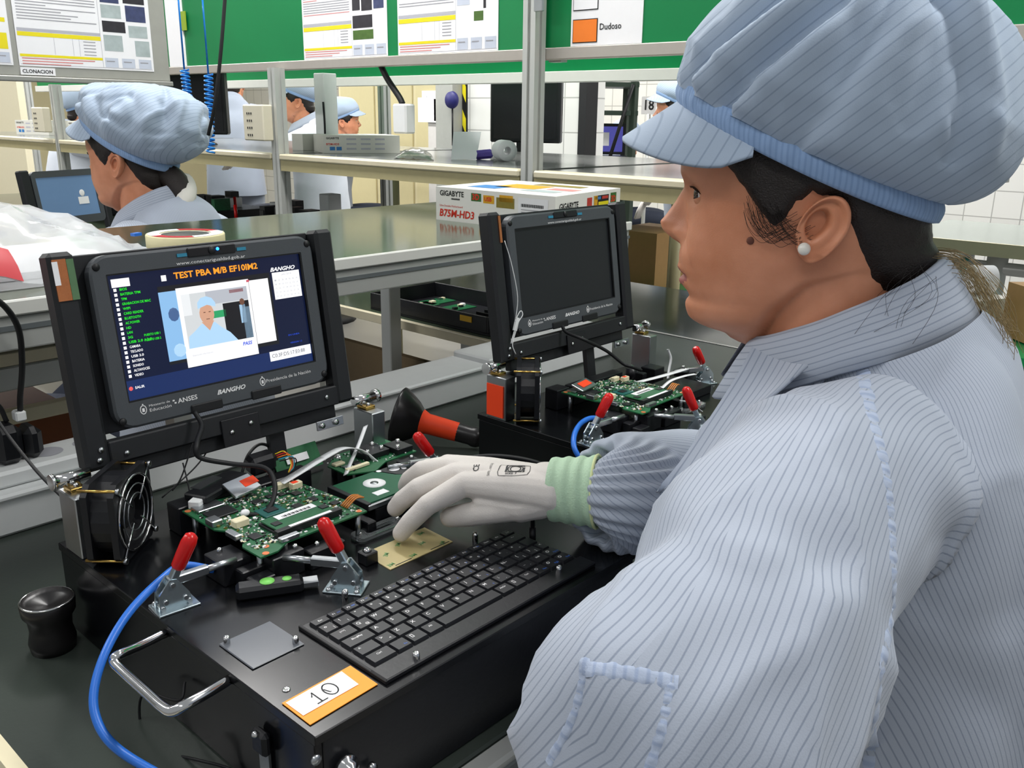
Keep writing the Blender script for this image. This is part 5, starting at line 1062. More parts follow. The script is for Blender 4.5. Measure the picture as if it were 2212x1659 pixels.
def ear(mb, s, z0, skin):
    rows = []; nph = 40; prof = [(1.0, -9), (1.02, 0), (1.0, 5.5), (.95, 7.5), (.88, 6.5), (.8, 3), (.7, 3.2), (.6, 4.5), (.5, 3.5), (.4, -2.), (.28, -7), (.15, -11), (.04, -17)]
    for rho, h in prof:
        row = []
        for k in range(nph):
            ph = 2*pi*k/nph
            # outline: tall oval leaning back, narrow lobe
            oz = 27*sin(ph)+2.5; of = 19.5*cos(ph)*(1-.22*max(0, -sin(ph)))-14
            of -= .25*(oz-3); cf, cz = -7., 9.
            ff = cf+(of-cf)*rho; zz = cz+(oz-cz)*rho
            lobe = sstep(-4, -18, zz); hh = lerp(h, 3.0 if rho < 1 else h, lobe*.9)
            if ff > 2: hh = min(hh, lerp(hh, 2, sstep(0, 6, ff)))
            if abs(zz-4) < 7 and ff > 0: hh = max(hh, 3.5)                       # tragus
            ll = 73.5+hh+max(0, -(ff+2))*.24
            row.append(V(ff/1000, s*ll/1000, z0+zz/1000))
        rows.append(row)
    mb.grid(rows, skin, True, flip=(s < 0)); mb.add([rows[-1][k] for k in range(nph)], [tuple(range(nph))], skin)
def hair_mesh(mb, z0=1.2025, nth=120, bun=18., lo=-75):
    """shell over the skull; thins into the skin at the hairline"""
    def line(deg):
        return interp(deg, [(0, 75), (35, 62), (48, 44), (56, 30), (64, 14), (71, 4), (77, 8), (83, 22), (92, 34), (110, 26), (124, -6), (140, -38), (160, -56), (180, -62)])
    rows = []; z = 131.
    while z > lo:
        row = []
        for i in range(nth):
            th = -pi+2*pi*i/nth; f, l = head_r(th, z); r = sqrt(f*f+l*l); deg = abs(math.degrees(th)); h = line(deg)
            h += 2.5*noise.noise((deg*.35, 3., 1.))+1.2*noise.noise((deg*1.1, 7., 1.)); t = sstep(h-9, h+9, z); off = lerp(-3.5, 4.5, t)
            off += bun*G(deg-180, 34)*G(z+22, 34)*t+1.2*noise.noise((deg*.9, z*.12, 2.))*t+.8*sin(deg*2.3+z*.05)*t
            k = (r+off)/max(r, 1); row.append(V(f*k/1000, l*k/1000, z0+z/1000))
        rows.append(row); z -= 3.
    mb.grid(rows, HAIRM, True)
def band_pt(ph, P, t=0.):
    """cap band: ph angle from front, t 0 lower edge .. 1 upper edge (mm)"""
    f = P['f0']+P['af']*cos(ph); l = P['w']*sin(ph); z = P['zc']+P['sl']*(f-P['f0'])+P['bow']*sin(ph)**2; o = V(cos(ph), sin(ph), 0)
    return V(f, l, z)+o*(3+2.5*sin(pi*t))+V(0, 0, P['bh']*t)
def cap_meshes(par, z0, P, seed=0, hi=True, lab=True, visor_len=50., folds=()):
    nph, ns = (150, 46) if hi else (56, 16)
    R = random.Random(seed)
    # crown
    apex = V(*P['apex']); rows = []; st = []
    for j in range(ns+1):
        s = j/ns; row = []
        for i in range(nph):
            ph = -pi+2*pi*i/nph; B = band_pt(ph, P, .8); o = V(cos(ph), sin(ph), 0); c = cos(ph)
            fr, bk = max(0, c)**1.3, max(0, -c)**1.2; sd = max(0., 1-fr-bk)
            P1 = B+o*(P['p1'][0]*fr+P['p1'][1]*sd+P['p1'][2]*bk)+V(0, 0, P['u1'][0]*fr+P['u1'][1]*sd+P['u1'][2]*bk)
            P2 = apex+o*(P['p2'][0]*fr+P['p2'][1]*sd+P['p2'][2]*bk)+V(0, 0, P['u2'][0]*fr+P['u2'][1]*sd+P['u2'][2]*bk)
            a = 1-s; q = B*a**3+P1*(3*a*a*s)+P2*(3*a*s*s)+apex*s**3
            # gathers at the band, soft sagging folds above
            env = sin(pi*min(1, s*1.15))
            n_ = (o*.8+V(0, 0, .5)).normalized(); d = 0.
            d += P.get('pleat', 2.6)*sin(ph*P.get('np', 34)+.6*sin(ph*5+seed))*exp(-s*9)*(s > .001)
            d += P.get('cr', 5)*env*(crease(q, .011, seed, (1, 1, .6), 4.)-.6*crease(q, .016, seed+5, (1, 1, .5), 4.)) if hi else 0
            w_ = noise.noise((q.x*.011+seed, q.y*.011, q.z*.012)); d += P.get('soft', 7)*w_*env
            w2 = noise.noise((q.x*.03+seed*2, q.y*.03, q.z*.03)); d += P.get('soft', 7)*.25*w2*env
            if P.get('crump'):
                w3 = abs(noise.noise((q.x*.014+3, q.y*.014, q.z*.02+seed))); d -= P['crump']*(.35-min(.35, w3))*2.2*env
            for (pc, dr, wd, dep, s0, s1) in folds:
                u = (ph-(pc+dr*s))/wd
                if abs(u) < 4:
                    e_ = sstep(s0-.02, s0+.05, s)*(1-sstep(s1-.25, s1, s))
                    d += dep*e_*((-exp(-(u*3.2)**2)*1.0)+.75*exp(-((u-.55)*1.9)**2)+.25*exp(-((u+.7)*1.6)**2))
            q = q+n_*d; row.append(V(q.x/1000, q.y/1000, z0+q.z/1000)); st.append(q.x*.00064+q.z*.00077 if True else 0)
        rows.append(row)
    b = MB(CAPC); b.grid(rows, CAPC, True); crown = b.build('crown', par, True, st=st)
    # gathered band
    rows = []; st = []; nb = 180 if hi else 56
    for t in (0, .02, .15, .35, .5, .65, .85, 1.0, .98):
        row = []
        for i in range(nb):
            ph = -pi+2*pi*i/nb; q = band_pt(ph, P, t); rip = (.9*sin(ph*58+2*sin(ph*7))*sin(pi*t) if hi else 0); o = V(cos(ph), sin(ph), 0)
            if t == .98: q = q-o*6
            if t == 0: q = q-o*4
            q += o*rip; row.append(V(q.x/1000, q.y/1000, z0+q.z/1000)); st.append(ph*.105)
        rows.append(row)
    b = MB(BANDC); b.grid(rows, BANDC, True); b.build('band', par, True, st=st)
    # visor: a curved peak with thickness
    rows, st = [], []; nv = 40 if hi else 18; ph0 = P.get('vis', 1.18); ms = 10
    def vp(i, j):
        ph = lerp(-ph0, ph0, i/nv); u = j/ms; B = band_pt(ph, P, .12); e = sqrt(max(0., 1-(ph/ph0)**2)); L_ = visor_len*e**.8
        f = B.x+L_*u*(.86+.1*cos(ph)); z = B.z-L_*u*P.get('vd', .62)-5*u*u*abs(sin(ph))+P.get('vc', 0)*u*(1-abs(sin(ph))); l = B.y*(1+.06*u)
        return V(f/1000, l/1000, z0+z/1000)
    top = [[vp(i, j) for i in range(nv+1)] for j in range(ms+1)]; th = V(0, 0, -.0028)
    loop = top+[[p_+th for p_ in r] for r in top[::-1]]
    b = MB(CAPC); b.grid(loop, CAPC, False); st = [p_.x*.75+p_.y*.3+p_.z*.5 for r in loop for p_ in r]; b.build('visor', par, True, st=st)
    return crown
CAP_MAIN = dict(f0=5, af=110, w=85, zc=52, sl=.43, bow=-6, bh=21, apex=(-40, 0, 208), p1=(2, 36, 90), u1=(64, 30, -8), p2=(88, 98, 140), u2=(4, 2, 0), soft=7, pleat=2.4, np=36, vis=1.22, vd=.62)

# ------------------------------------------------------------------ the worker in the foreground
HEAD0 = V(.397, -.214, 0); HRZ = radians(114.)
W1P = thing('person', 'worker in the foreground in light blue cap and striped coat, white glove and pearl earring', 'person', HEAD0, (0, 0, HRZ))
ZR = Matrix.Rotation(-HRZ, 4, 'Z')
def wl(p_): return ZR @ (Vector(p_)-HEAD0)           # world -> the worker's local frame
b = MB(SKIN); head_mesh(b, mole=True); BODY = b.build('body', W1P, True)
b = MB(HAIRM); hair_mesh(b); HAIR = b.build('hair', W1P, True)
b = MB(HAIRM)
Rn = random.Random(5)
for i in range(14):
    a0 = V(-.085-.02*Rn.random(), .04+.03*Rn.random(), 1.165+.02*Rn.random()); b.tube(spline([a0, a0+V(-.015+.04*Rn.random(), .012, -.025), a0+V(-.005+.06*Rn.random(), .018, -.06-.03*Rn.random())], 5), .00016, 4, None, False)
for i in range(60):
    a0 = V(.05-.03*Rn.random(), .0755, 1.236-.02*Rn.random()); k = Rn.random(); b.tube(spline([a0, a0+V(-.004-.003*k, .0015, -.012-.004*k), a0+V(-.012-.008*k, .0015, -.02-.008*k), a0+V(-.02-.012*k, .0005, -.016-.006*k)], 5), .0002, 3, None, False)
TAIL = mat('light_brown_hair', '8a7650', .5, var=.3, scale=300)
for i in range(70):
    a0 = V(-.108+.012*Rn.random(), -.02+.05*Rn.random(), 1.185-.02*Rn.random()); b.tube(spline([a0, a0+V(-.03, 0, -.004), a0+V(-.055-.01*Rn.random(), .005, -.03*Rn.random()-.03), a0+V(-.06-.02*Rn.random(), .006, -.05-.03*Rn.random())], 5), .00022, 4, TAIL, False)
b.build('loose_hair', HAIR, True, kind='stuff')
PEARL = mat('pearl', 'e8e4da', .18, var=.04, coat=.6)
b = MB(PEARL); b.sphere((-.002, .0865, 1.19), .0052, PEARL, 16); b.build('earring', W1P, True, label='round white pearl earring')
CAPR = bpy.data.objects.new('cap', None); COL.objects.link(CAPR); CAPR.parent = W1P; ORG[CAPR] = V(0, 0, 0)
cap_meshes(CAPR, 1.2025, CAP_MAIN, 1, folds=((.56, .85, .26, 15, .0, 1.1), (.95, .75, .26, 17, .0, .95), (1.5, .35, .3, 9, 0, .9), (2.4, -.3, .26, 15, .2, 1.1), (2.05, .05, .26, 8, .25, 1.1), (-.8, -.4, .3, 8, 0, .8), (-1.6, -.2, .3, 8, 0, .8), (-2.4, .1, .3, 8, 0, .9)))

def loft(path, radii, n=64, up=V(0, 0, 1), disp_=None, power=1., st0=0.):
    """tube of ellipses along a smooth path; radii(t) -> (ra, rb); returns rows, stripe coordinates"""
    P = path; N = len(P); rows = []; st = []
    T = [(P[min(i+1, N-1)]-P[max(i-1, 0)]).normalized() for i in range(N)]
    u = (up-T[0]*up.dot(T[0])).normalized()
    for i in range(N):
        u = (u-T[i]*u.dot(T[i])).normalized(); v = T[i].cross(u); t = i/(N-1); ra, rb = radii(t); row = []
        for k in range(n+1):
            a = 2*pi*k/n; ca, sa = cos(a), sin(a); c_ = math.copysign(abs(ca)**power, ca); s_ = math.copysign(abs(sa)**power, sa)
            o = (u*ca+v*sa); q = P[i]+u*(c_*ra)+v*(s_*rb)
            if disp_: q = q+o*disp_(t, a % (2*pi), q)
            row.append(q); st.append(st0+a*(abs(ra)+abs(rb))*.5)
        rows.append(row)
    return rows, st
def rings_loft(rings, n=96, sub=6, disp_=None):
    """vertical body loft: rings = (z, centre f, centre l, half f, half l, power); smooth in z"""
    tabs = [[(r[0], r[k]) for r in rings] for k in range(1, 6)]; rows = []; st = []
    zs = [lerp(a[0], b_[0], k/sub) for a, b_ in zip(rings, rings[1:]) for k in range(sub)]+[rings[-1][0]]
    for z in zs:
        cf, cl, hf, hl, pw = [cr1(z, t_) for t_ in tabs]; row = []
        for k in range(n+1):
            a = 2*pi*k/n; ca, sa = cos(a), sin(a); q = V(cf+hf*math.copysign(abs(ca)**pw, ca), cl+hl*math.copysign(abs(sa)**pw, sa), z)
            if disp_: q = q+V(ca, sa, .2)*disp_(z, a % (2*pi), q)
            q.z -= .45*(q.x-cf)*sstep(rings[-1][0]-.06, rings[-1][0], z)      # neckline rises at the back
            row.append(q); st.append(a*.175+z*.35)
        rows.append(row)
    return rows, st
def nz3(q, s, o=0.): return noise.noise((q.x*s+o, q.y*s, q.z*s))
# coat: torso
TORSO = [(.40, -.13, 0, .18, .21, .85), (.52, -.13, 0, .175, .205, .85), (.68, -.125, 0, .165, .195, .85), (.84, -.11, 0, .165, .188, .85), (.94, -.085, 0, .168, .182, .85), (1.0, -.08, 0, .152, .174, .88), (1.04, -.083, 0, .125, .155, .92), (1.075, -.085, 0, .1, .12, .95), (1.102, -.07, 0, .08, .088, 1.)]
def torso_fold(z, a, q): return .007*crease(q, 6, 2., (1, 1, .35))-.004*crease(q, 9, 6., (1, 1, .3))+ .012*nz3(q, 7, 3.)+.005*nz3(q, 18, 1.)-.012*G(a-2.2-(z-.9)*1.2, .22)*sstep(1.06, .95, z)
rows, st = rings_loft(TORSO, 128, 8, torso_fold)
b = MB(COATC); b.grid(rows, COATC); COAT = b.build('coat', W1P, True, st=st)
# near (left) sleeve
S_ = wl((0.2616, -0.3168, 1.0173)); E_ = wl((0.0213, -0.3335, 0.9241)); HND = V(.12, .07, .76)
path = spline([wl((0.4385, -0.3235, 0.9874)), lerp(S_, wl((0.4385, -0.3235, 0.9874)), .4)+V(0, 0, .004), S_, lerp(S_, E_, .5)+V(0, .004, .004), E_, lerp(E_, HND, .35), HND], 16)
def slv_r(t): return (interp(t, [(0, .06), (.1, .074), (.22, .084), (.5, .087), (.66, .09), (.8, .07), (1, .045)]), interp(t, [(0, .06), (.1, .074), (.22, .084), (.5, .087), (.66, .09), (.8, .07), (1, .045)]))
def slv_d(t, a, q):
    rd = radians(335)-(t-.14)/.2*radians(150); e_ = sstep(.17, .23, t)*(1-sstep(.34, .42, t))*(a > radians(205))
    f_ = .008*G(a-rd, .20)*e_-.007*G(a-rd+.42, .26)*e_
    f_ += .006*crease(q, 7, 11., (.6, 1, 1.2))*sstep(.15, .3, t)-.005*crease(q, 6, 4., (1, .7, .7))*sstep(.12, .25, t)+.009*crease(q, 8, 21., (1.2, 1.2, .5))*G(t-.6, .13)
    return f_+ .009*nz3(q, 9, 7.)+.004*noise.noise((t*14, 2.2*cos(a), 4.+2.2*sin(a)))+.004*sin(t*40+2*sin(a))*G(t-.62, .12)
rows, st = loft(path, slv_r, 130, V(0, 0, 1), slv_d)
b = MB(COATC); b.grid(rows, COATC); LSL = b.build('sleeve', COAT, True, st=st)
# far (right) sleeve with elastic cuff
CUF = wl((0.2781, -0.0863, 0.942)); EL_ = wl((0.5308, -0.1327, 0.87)); SR = V(-.07, -.165, 1.0); DC = (CUF-wl((0.257, -0.0397, 0.938))).normalized()
path = spline([SR+V(-.01, .05, .02), SR, lerp(SR, EL_, .5)+V(-.02, -.02, 0), EL_, lerp(EL_, CUF, .5)+V(0, 0, .004), lerp(EL_, CUF, .8), CUF+DC*.02, CUF, CUF-DC*.02], 12)
def rsl_r(t): r = interp(t, [(0, .08), (.25, .085), (.375, .078), (.5, .066), (.625, .062), (.7, .056), (.75, .047), (.79, .0385), (.83, .0325), (.875, .03), (1, .0275)]); return r, r
def rsl_d(t, a, q): return .006*nz3(q, 14, 2.)*(1-sstep(.7, .85, t))+.0022*sin(a*22+2*sin(a*3))*sstep(.6, .74, t)*(1-.75*sstep(.78, .84, t))
rows, st = loft(path, rsl_r, 132, V(0, 0, 1), rsl_d)
b = MB(COATC); b.grid(rows, COATC); RSL = b.build('sleeve', COAT, True, st=st)

# collar standing round the neck, falling outwards
def collar(par, z0, seed=0., n=90, op=.42, name='collar', dz0=0.):
    rows = []; st = []
    prof = [(-4, -34, 0), (-3, -12, 0), (0, 0, 0), (4, 2.5, 0), (9, -2, 0), (17, -14, 0), (26, -30, 0), (34, -44, 0), (32, -46, 0), (14, -20, 0)]
    for dr, dz, _ in prof:
        row = []
        for k in range(n+1):
            ph = lerp(op, 2*pi-op, k/n); c = cos(ph); f = -38+(74+dr*1.15)*c; l = (66+dr)*sin(ph); fc = -38+74*c
            z = dz0-66-.56*(fc+38)+dz*(1+.25*max(0, c))+1.5*noise.noise((ph*2+seed, dr*.05, 1.)); row.append(V(f/1000, l/1000, z0+z/1000)); st.append(dz*.0011+.0022)
        rows.append(row)
    b = MB(COATC); b.grid(rows, COATC, False); return b.build(name, par, True, st=st)
collar(COAT, 1.2025)
# open coat front: lapel sheet on the near side
def sheet(par, name, A, B, m, n=24, th=.0016, stw=.0072, bulge=0.):
    PA, PB = spline([wl(q) for q in A], 8), spline([wl(q) for q in B], 8); k = len(PA); rows = []; st = []
    nn = [(PA[min(i+1, k-1)]-PA[max(i-1, 0)]).cross(PB[i]-PA[i]).normalized()*th for i in range(k)]
    for sgn in (1, -1):
        for j in (range(9) if sgn > 0 else range(8, -1, -1)):
            u = j/8; rows.append([lerp(PA[i], PB[i], u)+nn[i]*(sgn+bulge/th*sin(pi*u)) for i in range(k)]); st += [u*(PA[i]-PB[i]).length for i in range(k)]
    rows.append(rows[0]); st += st[:k]
    b = MB(m); b.grid(rows, m, False); return b.build(name, par, True, st=st)
sheet(COAT, 'lapel', ((0.3119, -0.2178, 1.103), (0.2847, -0.2198, 1.0832), (0.2501, -0.2177, 1.0545), (0.2197, -0.2126, 1.0252), (0.1966, -0.2047, 1.003)), ((0.3076, -0.2696, 1.0985), (0.2764, -0.2642, 1.0852), (0.2384, -0.2541, 1.066), (0.2101, -0.2367, 1.0345), (0.1976, -0.2064, 1.0016)), COATC, bulge=-.006)
sheet(COAT, 'front_panel', ((0.3351, -0.2138, 1.0822), (0.3039, -0.2092, 1.05), (0.2749, -0.1996, 1.0168), (0.2405, -0.1873, 0.9764), (0.2219, -0.1836, 0.9382)), ((0.3237, -0.2777, 1.0851), (0.3027, -0.2745, 1.0573), (0.2848, -0.271, 1.0209), (0.2647, -0.2613, 0.975), (0.2445, -0.26, 0.9274)), COATC)
# ---- draping helpers: seams and prints that follow a surface
from mathutils.bvhtree import BVHTree
def bvh_of(objs):
    vs_, fs = [], []
    for o in objs:
        k = len(vs_); vs_ += [v.co.copy() for v in o.data.vertices]; fs += [tuple(i+k for i in p_.vertices) for p_ in o.data.polygons]
    return BVHTree.FromPolygons(vs_, fs)
def hit(bv, a, c):
    d = (c-a); L_ = d.length; r = bv.ray_cast(a, d.normalized(), L_); return (r[0], r[1]) if r[0] is not None else (None, None)
def seam(bv, par, near, far, w_, name, m, ripple=.0012, n=14, lift=.0012, across=None):
    """puckered cloth band along a line of rays near->far that lies on the surface"""
    A, B = spline([wl(q) for q in near], n), spline([wl(q) for q in far], n); P = []
    for a, c in zip(A, B):
        h, nr = hit(bv, a, c)
        if h is not None: P.append((h, nr if nr.dot(a-c) > 0 else -nr))
    rows, st = [], []
    for i in range(len(P)):
        t = (P[min(i+1, len(P)-1)][0]-P[max(i-1, 0)][0]).normalized(); s = P[i][1].cross(t).normalized(); row = []
        for j in range(7):
            u = j/6-.5; rp = ripple*sin(i*1.9+u*2.)*(1-4*u*u); row.append(P[i][0]+s*(u*w_*(1+.12*sin(i*1.1)))+P[i][1]*(lift*(1-(2*u)**4)-.0006+rp)); st.append(i*.0018)
        rows.append(row)
    b = MB(m); b.grid(rows, m, False); return b.build(name, par, True, st=st)
BVC = bvh_of([COAT, LSL])
SEAMC = cloth('seam_cloth', 'a9b5ca', '7f90b2', .004, .25, strength=.5)
seam(BVC, COAT, ((0.0144, -0.4212, 1.183), (0.0135, -0.4288, 1.1634), (0.0126, -0.4384, 1.1398), (0.009, -0.4457, 1.1142), (0.0031, -0.4522, 1.0846), (-0.0066, -0.4547, 1.055), (-0.0194, -0.4588, 1.0137)), ((0.5999, -0.2059, 1.0239), (0.5975, -0.225, 0.9747), (0.5955, -0.2488, 0.9158), (0.5865, -0.2672, 0.8518), (0.5716, -0.2835, 0.7779), (0.5473, -0.2896, 0.7038), (0.5152, -0.2998, 0.6006)), .011, 'armhole_seam', SEAMC)
for k, (near, far) in enumerate(((((-0.1665, -0.4074, 1.1136), (-0.1567, -0.419, 1.1121), (-0.1454, -0.4328, 1.1089)), ((0.1825, -0.1453, 0.8212), (0.2087, -0.1761, 0.817), (0.2387, -0.2129, 0.8086))),
                                 (((-0.1654, -0.4086, 1.1137), (-0.1708, -0.4092, 1.0988), (-0.18, -0.4063, 1.0825)), ((0.1853, -0.1483, 0.8213), (0.1709, -0.1499, 0.7817), (0.1465, -0.1423, 0.738))),
                                 (((-0.1472, -0.4309, 1.1089), (-0.1515, -0.4317, 1.0963), (-0.1583, -0.4314, 1.0799)), ((0.234, -0.2078, 0.8085), (0.2225, -0.21, 0.7749), (0.2044, -0.2093, 0.7313))))):
    seam(BVC, LSL, near, far, .0095 if k == 0 else .006, 'pocket_seam', SEAMC, .0008, 10)
# ---- glove
GLOVE = mat('white_nylon_glove', 'd9d3cd', .7, var=.05, scale=60, bump=.25, bscale=900)
GCUFF = mat('green_knit_cuff', 'b9d6b8', .8, var=.06, bump=.4, bscale=500)
def fuse(mb, name, par, mats, voxel, smooth=6, local=True):
    """one continuous skin over overlapping pieces"""
    o = mb.build('tmp', None); m = o.modifiers.new('r', 'REMESH'); m.mode = 'VOXEL'; m.voxel_size = voxel; m.use_smooth_shade = True
    s = o.modifiers.new('s', 'SMOOTH'); s.factor = .5; s.iterations = smooth
    bpy.context.view_layer.update(); me = bpy.data.meshes.new_from_object(o.evaluated_get(bpy.context.evaluated_depsgraph_get()))
    me.name = name; me.materials.clear()
    for q in mats: me.materials.append(q)
    for p_ in me.polygons: p_.use_smooth = True; p_.material_index = 0
    r = bpy.data.objects.new(name, me); COL.objects.link(r); r.parent = par; old = o.data; bpy.data.objects.remove(o); bpy.data.meshes.remove(old); return r
def chain(mb, pts, rs):
    P = [Vector(q) for q in pts]
    for i in range(len(P)-1): mb.tube([P[i], P[i+1]], rs[i], 14, None, True, rs=[rs[i], rs[i+1]])
    for q, r in zip(P, rs): mb.sphere(q, r, None, 14)
FI = [wl(q) for q in ((0.2065, 0.0239, 0.939), (0.171, 0.0383, 0.924), (0.1588, 0.0515, 0.905), (0.153, 0.059, 0.8925))]
FM = [wl(q) for q in ((0.2183, 0.0479, 0.939), (0.1799, 0.0614, 0.932), (0.1721, 0.079, 0.915), (0.1701, 0.0869, 0.905))]
FR_ = [wl(q) for q in ((0.228, 0.0668, 0.938), (0.2036, 0.0827, 0.938), (0.2032, 0.1027, 0.922), (0.2068, 0.1131, 0.911))]
FL_ = [wl(q) for q in ((0.2449, 0.0874, 0.93), (0.2299, 0.1023, 0.928), (0.2331, 0.1187, 0.916), (0.2358, 0.128, 0.906))]
TH = [wl(q) for q in ((0.2441, -0.0421, 0.928), (0.2169, -0.0057, 0.916), (0.2041, 0.017, 0.909), (0.1949, 0.0326, 0.9045))]
WR = [wl(q) for q in ((0.26, -0.0578, 0.94), (0.257, -0.0397, 0.938))]
b = MB(GLOVE)
chain(b, FI, [.0125, .0105, .0098, .0088]); chain(b, FM, [.0125, .0108, .01, .009]); chain(b, FR_, [.012, .0104, .0096, .0086]); chain(b, FL_, [.011, .0096, .0088, .008]); chain(b, TH, [.016, .0125, .0122, .0105])
wc = WR[1]
sid = (FL_[0]-FI[0]).normalized()
for i, k in ((0, -.018), (1, -.006), (2, .008), (3, .018)):
    F = (FI, FM, FR_, FL_)[i]; chain(b, [wc+sid*k, lerp(wc+sid*k, F[0], .55)+V(0, 0, .001), F[0]], [.0195, .0165, .0125])
chain(b, [wc-sid*.014+V(0, 0, -.004), lerp(TH[0], TH[1], .4), lerp(TH[1], FI[0], .35)], [.02, .0165, .011]); chain(b, [lerp(wc, TH[0], .6), TH[0]], [.02, .017])
b2 = WR[0]-WR[1]
chain(b, [wc, wc+b2*.6], [.0265, .027])
GLV = fuse(b, 'glove', W1P, [GLOVE, INK], .0016, 5); GLV['label'] = 'white nylon work glove with black print and pale green cuff'
# knitted cuff
cd = (CUF-wc).normalized(); path = [lerp(wc+b2*.35, CUF, t) for t in [i/26 for i in range(27)]]
def cuff_r(t): r = .0295+.0035*t+.0012*sin(t*22)*(.4+.6*t); return r*1.06, r
rows, _ = loft(path, cuff_r, 56, V(0, 0, 1)); rows = [r[:-1] for r in rows]
rows += [[lerp(path[-1], q, .9) for q in rows[-1]]]
b = MB(GCUFF); b.grid(rows, GCUFF, True); CUFF = b.build('cuff', GLV, True, label='pale green knitted glove cuff')
b = MB(mat('cuff_hem', 'd2dba4', .8, var=.05)); rr = [q+(q-path[-1]).normalized()*.0006 for q in rows[-2]]; b.tube(rr+[rr[0]], .0016, 6, None, False); b.build('cuff_hem', GLV, True)
# printed marks on the back of the glove
BVG = bvh_of([GLV]); pr = MB(INK)
def drape_text(t, o, X, Y, size, N, bold=0.):
    vs_, fs = text_mesh(t, 'CENTER', 0, bold); k = size/.69; out = []; ok = True
    for v in vs_:
        q = o+X*(v[0]*k)+Y*(v[1]*k); r = BVG.ray_cast(q+N*.03, -N, .06)
        if r[0] is None: ok = False; break
        out.append(r[0]+N*.0004)
    if ok: pr.add(out, fs, INK)
def drape_line(pts, w_, N):
    L_, R_ = [], []
    for i in range(len(pts)):
        t = (pts[min(i+1, len(pts)-1)]-pts[max(i-1, 0)]).normalized(); s = N.cross(t).normalized()*w_/2
        for lst, q in ((L_, pts[i]+s), (R_, pts[i]-s)):
            r = BVG.ray_cast(q+N*.03, -N, .06)
            if r[0] is None: return
            lst.append(r[0]+N*.0004)
    k = len(L_); pr.add(L_+R_, [(i, k+i, k+i+1, i+1) for i in range(k-1)], INK)
gx = (FI[0]-wc).normalized(); gn = V(.0, .45, .9).normalized(); gy = gn.cross(gx).normalized(); go = lerp(wc, FM[0], .32)
ring_ = [go+gx*(.016*cos(a))*(1/max(abs(cos(a)), abs(sin(a)))**.7)+gy*(.013*sin(a))*(1/max(abs(cos(a)), abs(sin(a)))**.7) for a in [2*pi*i/40 for i in range(41)]]
drape_line(ring_, .0007, gn)
for rad in (.0052, .0075): drape_line([go+gx*(rad*cos(2*pi*i/24)-.001)+gy*(rad*sin(2*pi*i/24)-.003) for i in range(25)], .0011, gn)
sqr = [(-.0095, -.0115), (.008, -.0115), (.008, .005), (-.0095, .005), (-.0095, -.0115)]
drape_line([go+gx*lerp(sqr[i][0], sqr[i+1][0], u)+gy*lerp(sqr[i][1], sqr[i+1][1], u) for i in range(4) for u in (0, .25, .5, .75)], .0018, gn)
drape_text('SIZE 7', go+gy*.009+gx*.002, -gx, -gy, .003, gn, .02)
drape_text('CE', lerp(wc, FM[0], .74), -gy, gx, .006, gn, .01); drape_text('SAFETY - NYLON', lerp(wc, FM[0], .58)+gy*.002, -gy, gx, .0026, gn)
if pr.v: pr.build('glove_print', GLV, True, label='black printed logo, CE mark and size lettering')
# legs and stool under the bench line
TRS = mat('dark_trousers', '2b3140', .8, var=.1); SHOE = mat('black_shoe', '17171a', .5)
for s in (1, -1):
    b = MB(TRS); b.tube(spline([V(-.06, .09*s, .5), V(.15, .1*s, .52), V(.33, .1*s, .5), V(.37, .1*s, .42), V(.34, .1*s, .12)], 6), .07, 14, rs=None); b.build('trouser_leg', W1P, True)
    b = MB(SHOE); b.box((.27, .1*s-.045, .0), (.5, .1*s+.045, .1), ch=.03); b.build('shoe', W1P, True)
b = MB(BLACK); t = thing('work_stool', 'round black work stool under the seated worker in the foreground', 'stool', HEAD0+Matrix.Rotation(HRZ, 3, 'Z') @ V(-.12, 0, 0))
b.lathe((0, 0, .32), (0, 0, 1), [(0, 0), (.17, 0), (.18, .02), (.17, .045), (0, .05)], 24); b.build('seat', t, True)
MB(STEEL).cyl((0, 0, .05), (0, 0, .32), .025, 12).build('column', t, True)
for k in range(5): a = 2*pi*k/5; MB(BLACK).tube([V(0, 0, .07), V(.26*cos(a), .26*sin(a), .04)], .018, 8).build('foot_bar', t, True); MB(BLACKM).sphere((.26*cos(a), .26*sin(a), .025), .025, None, 10).build('caster', t, True)

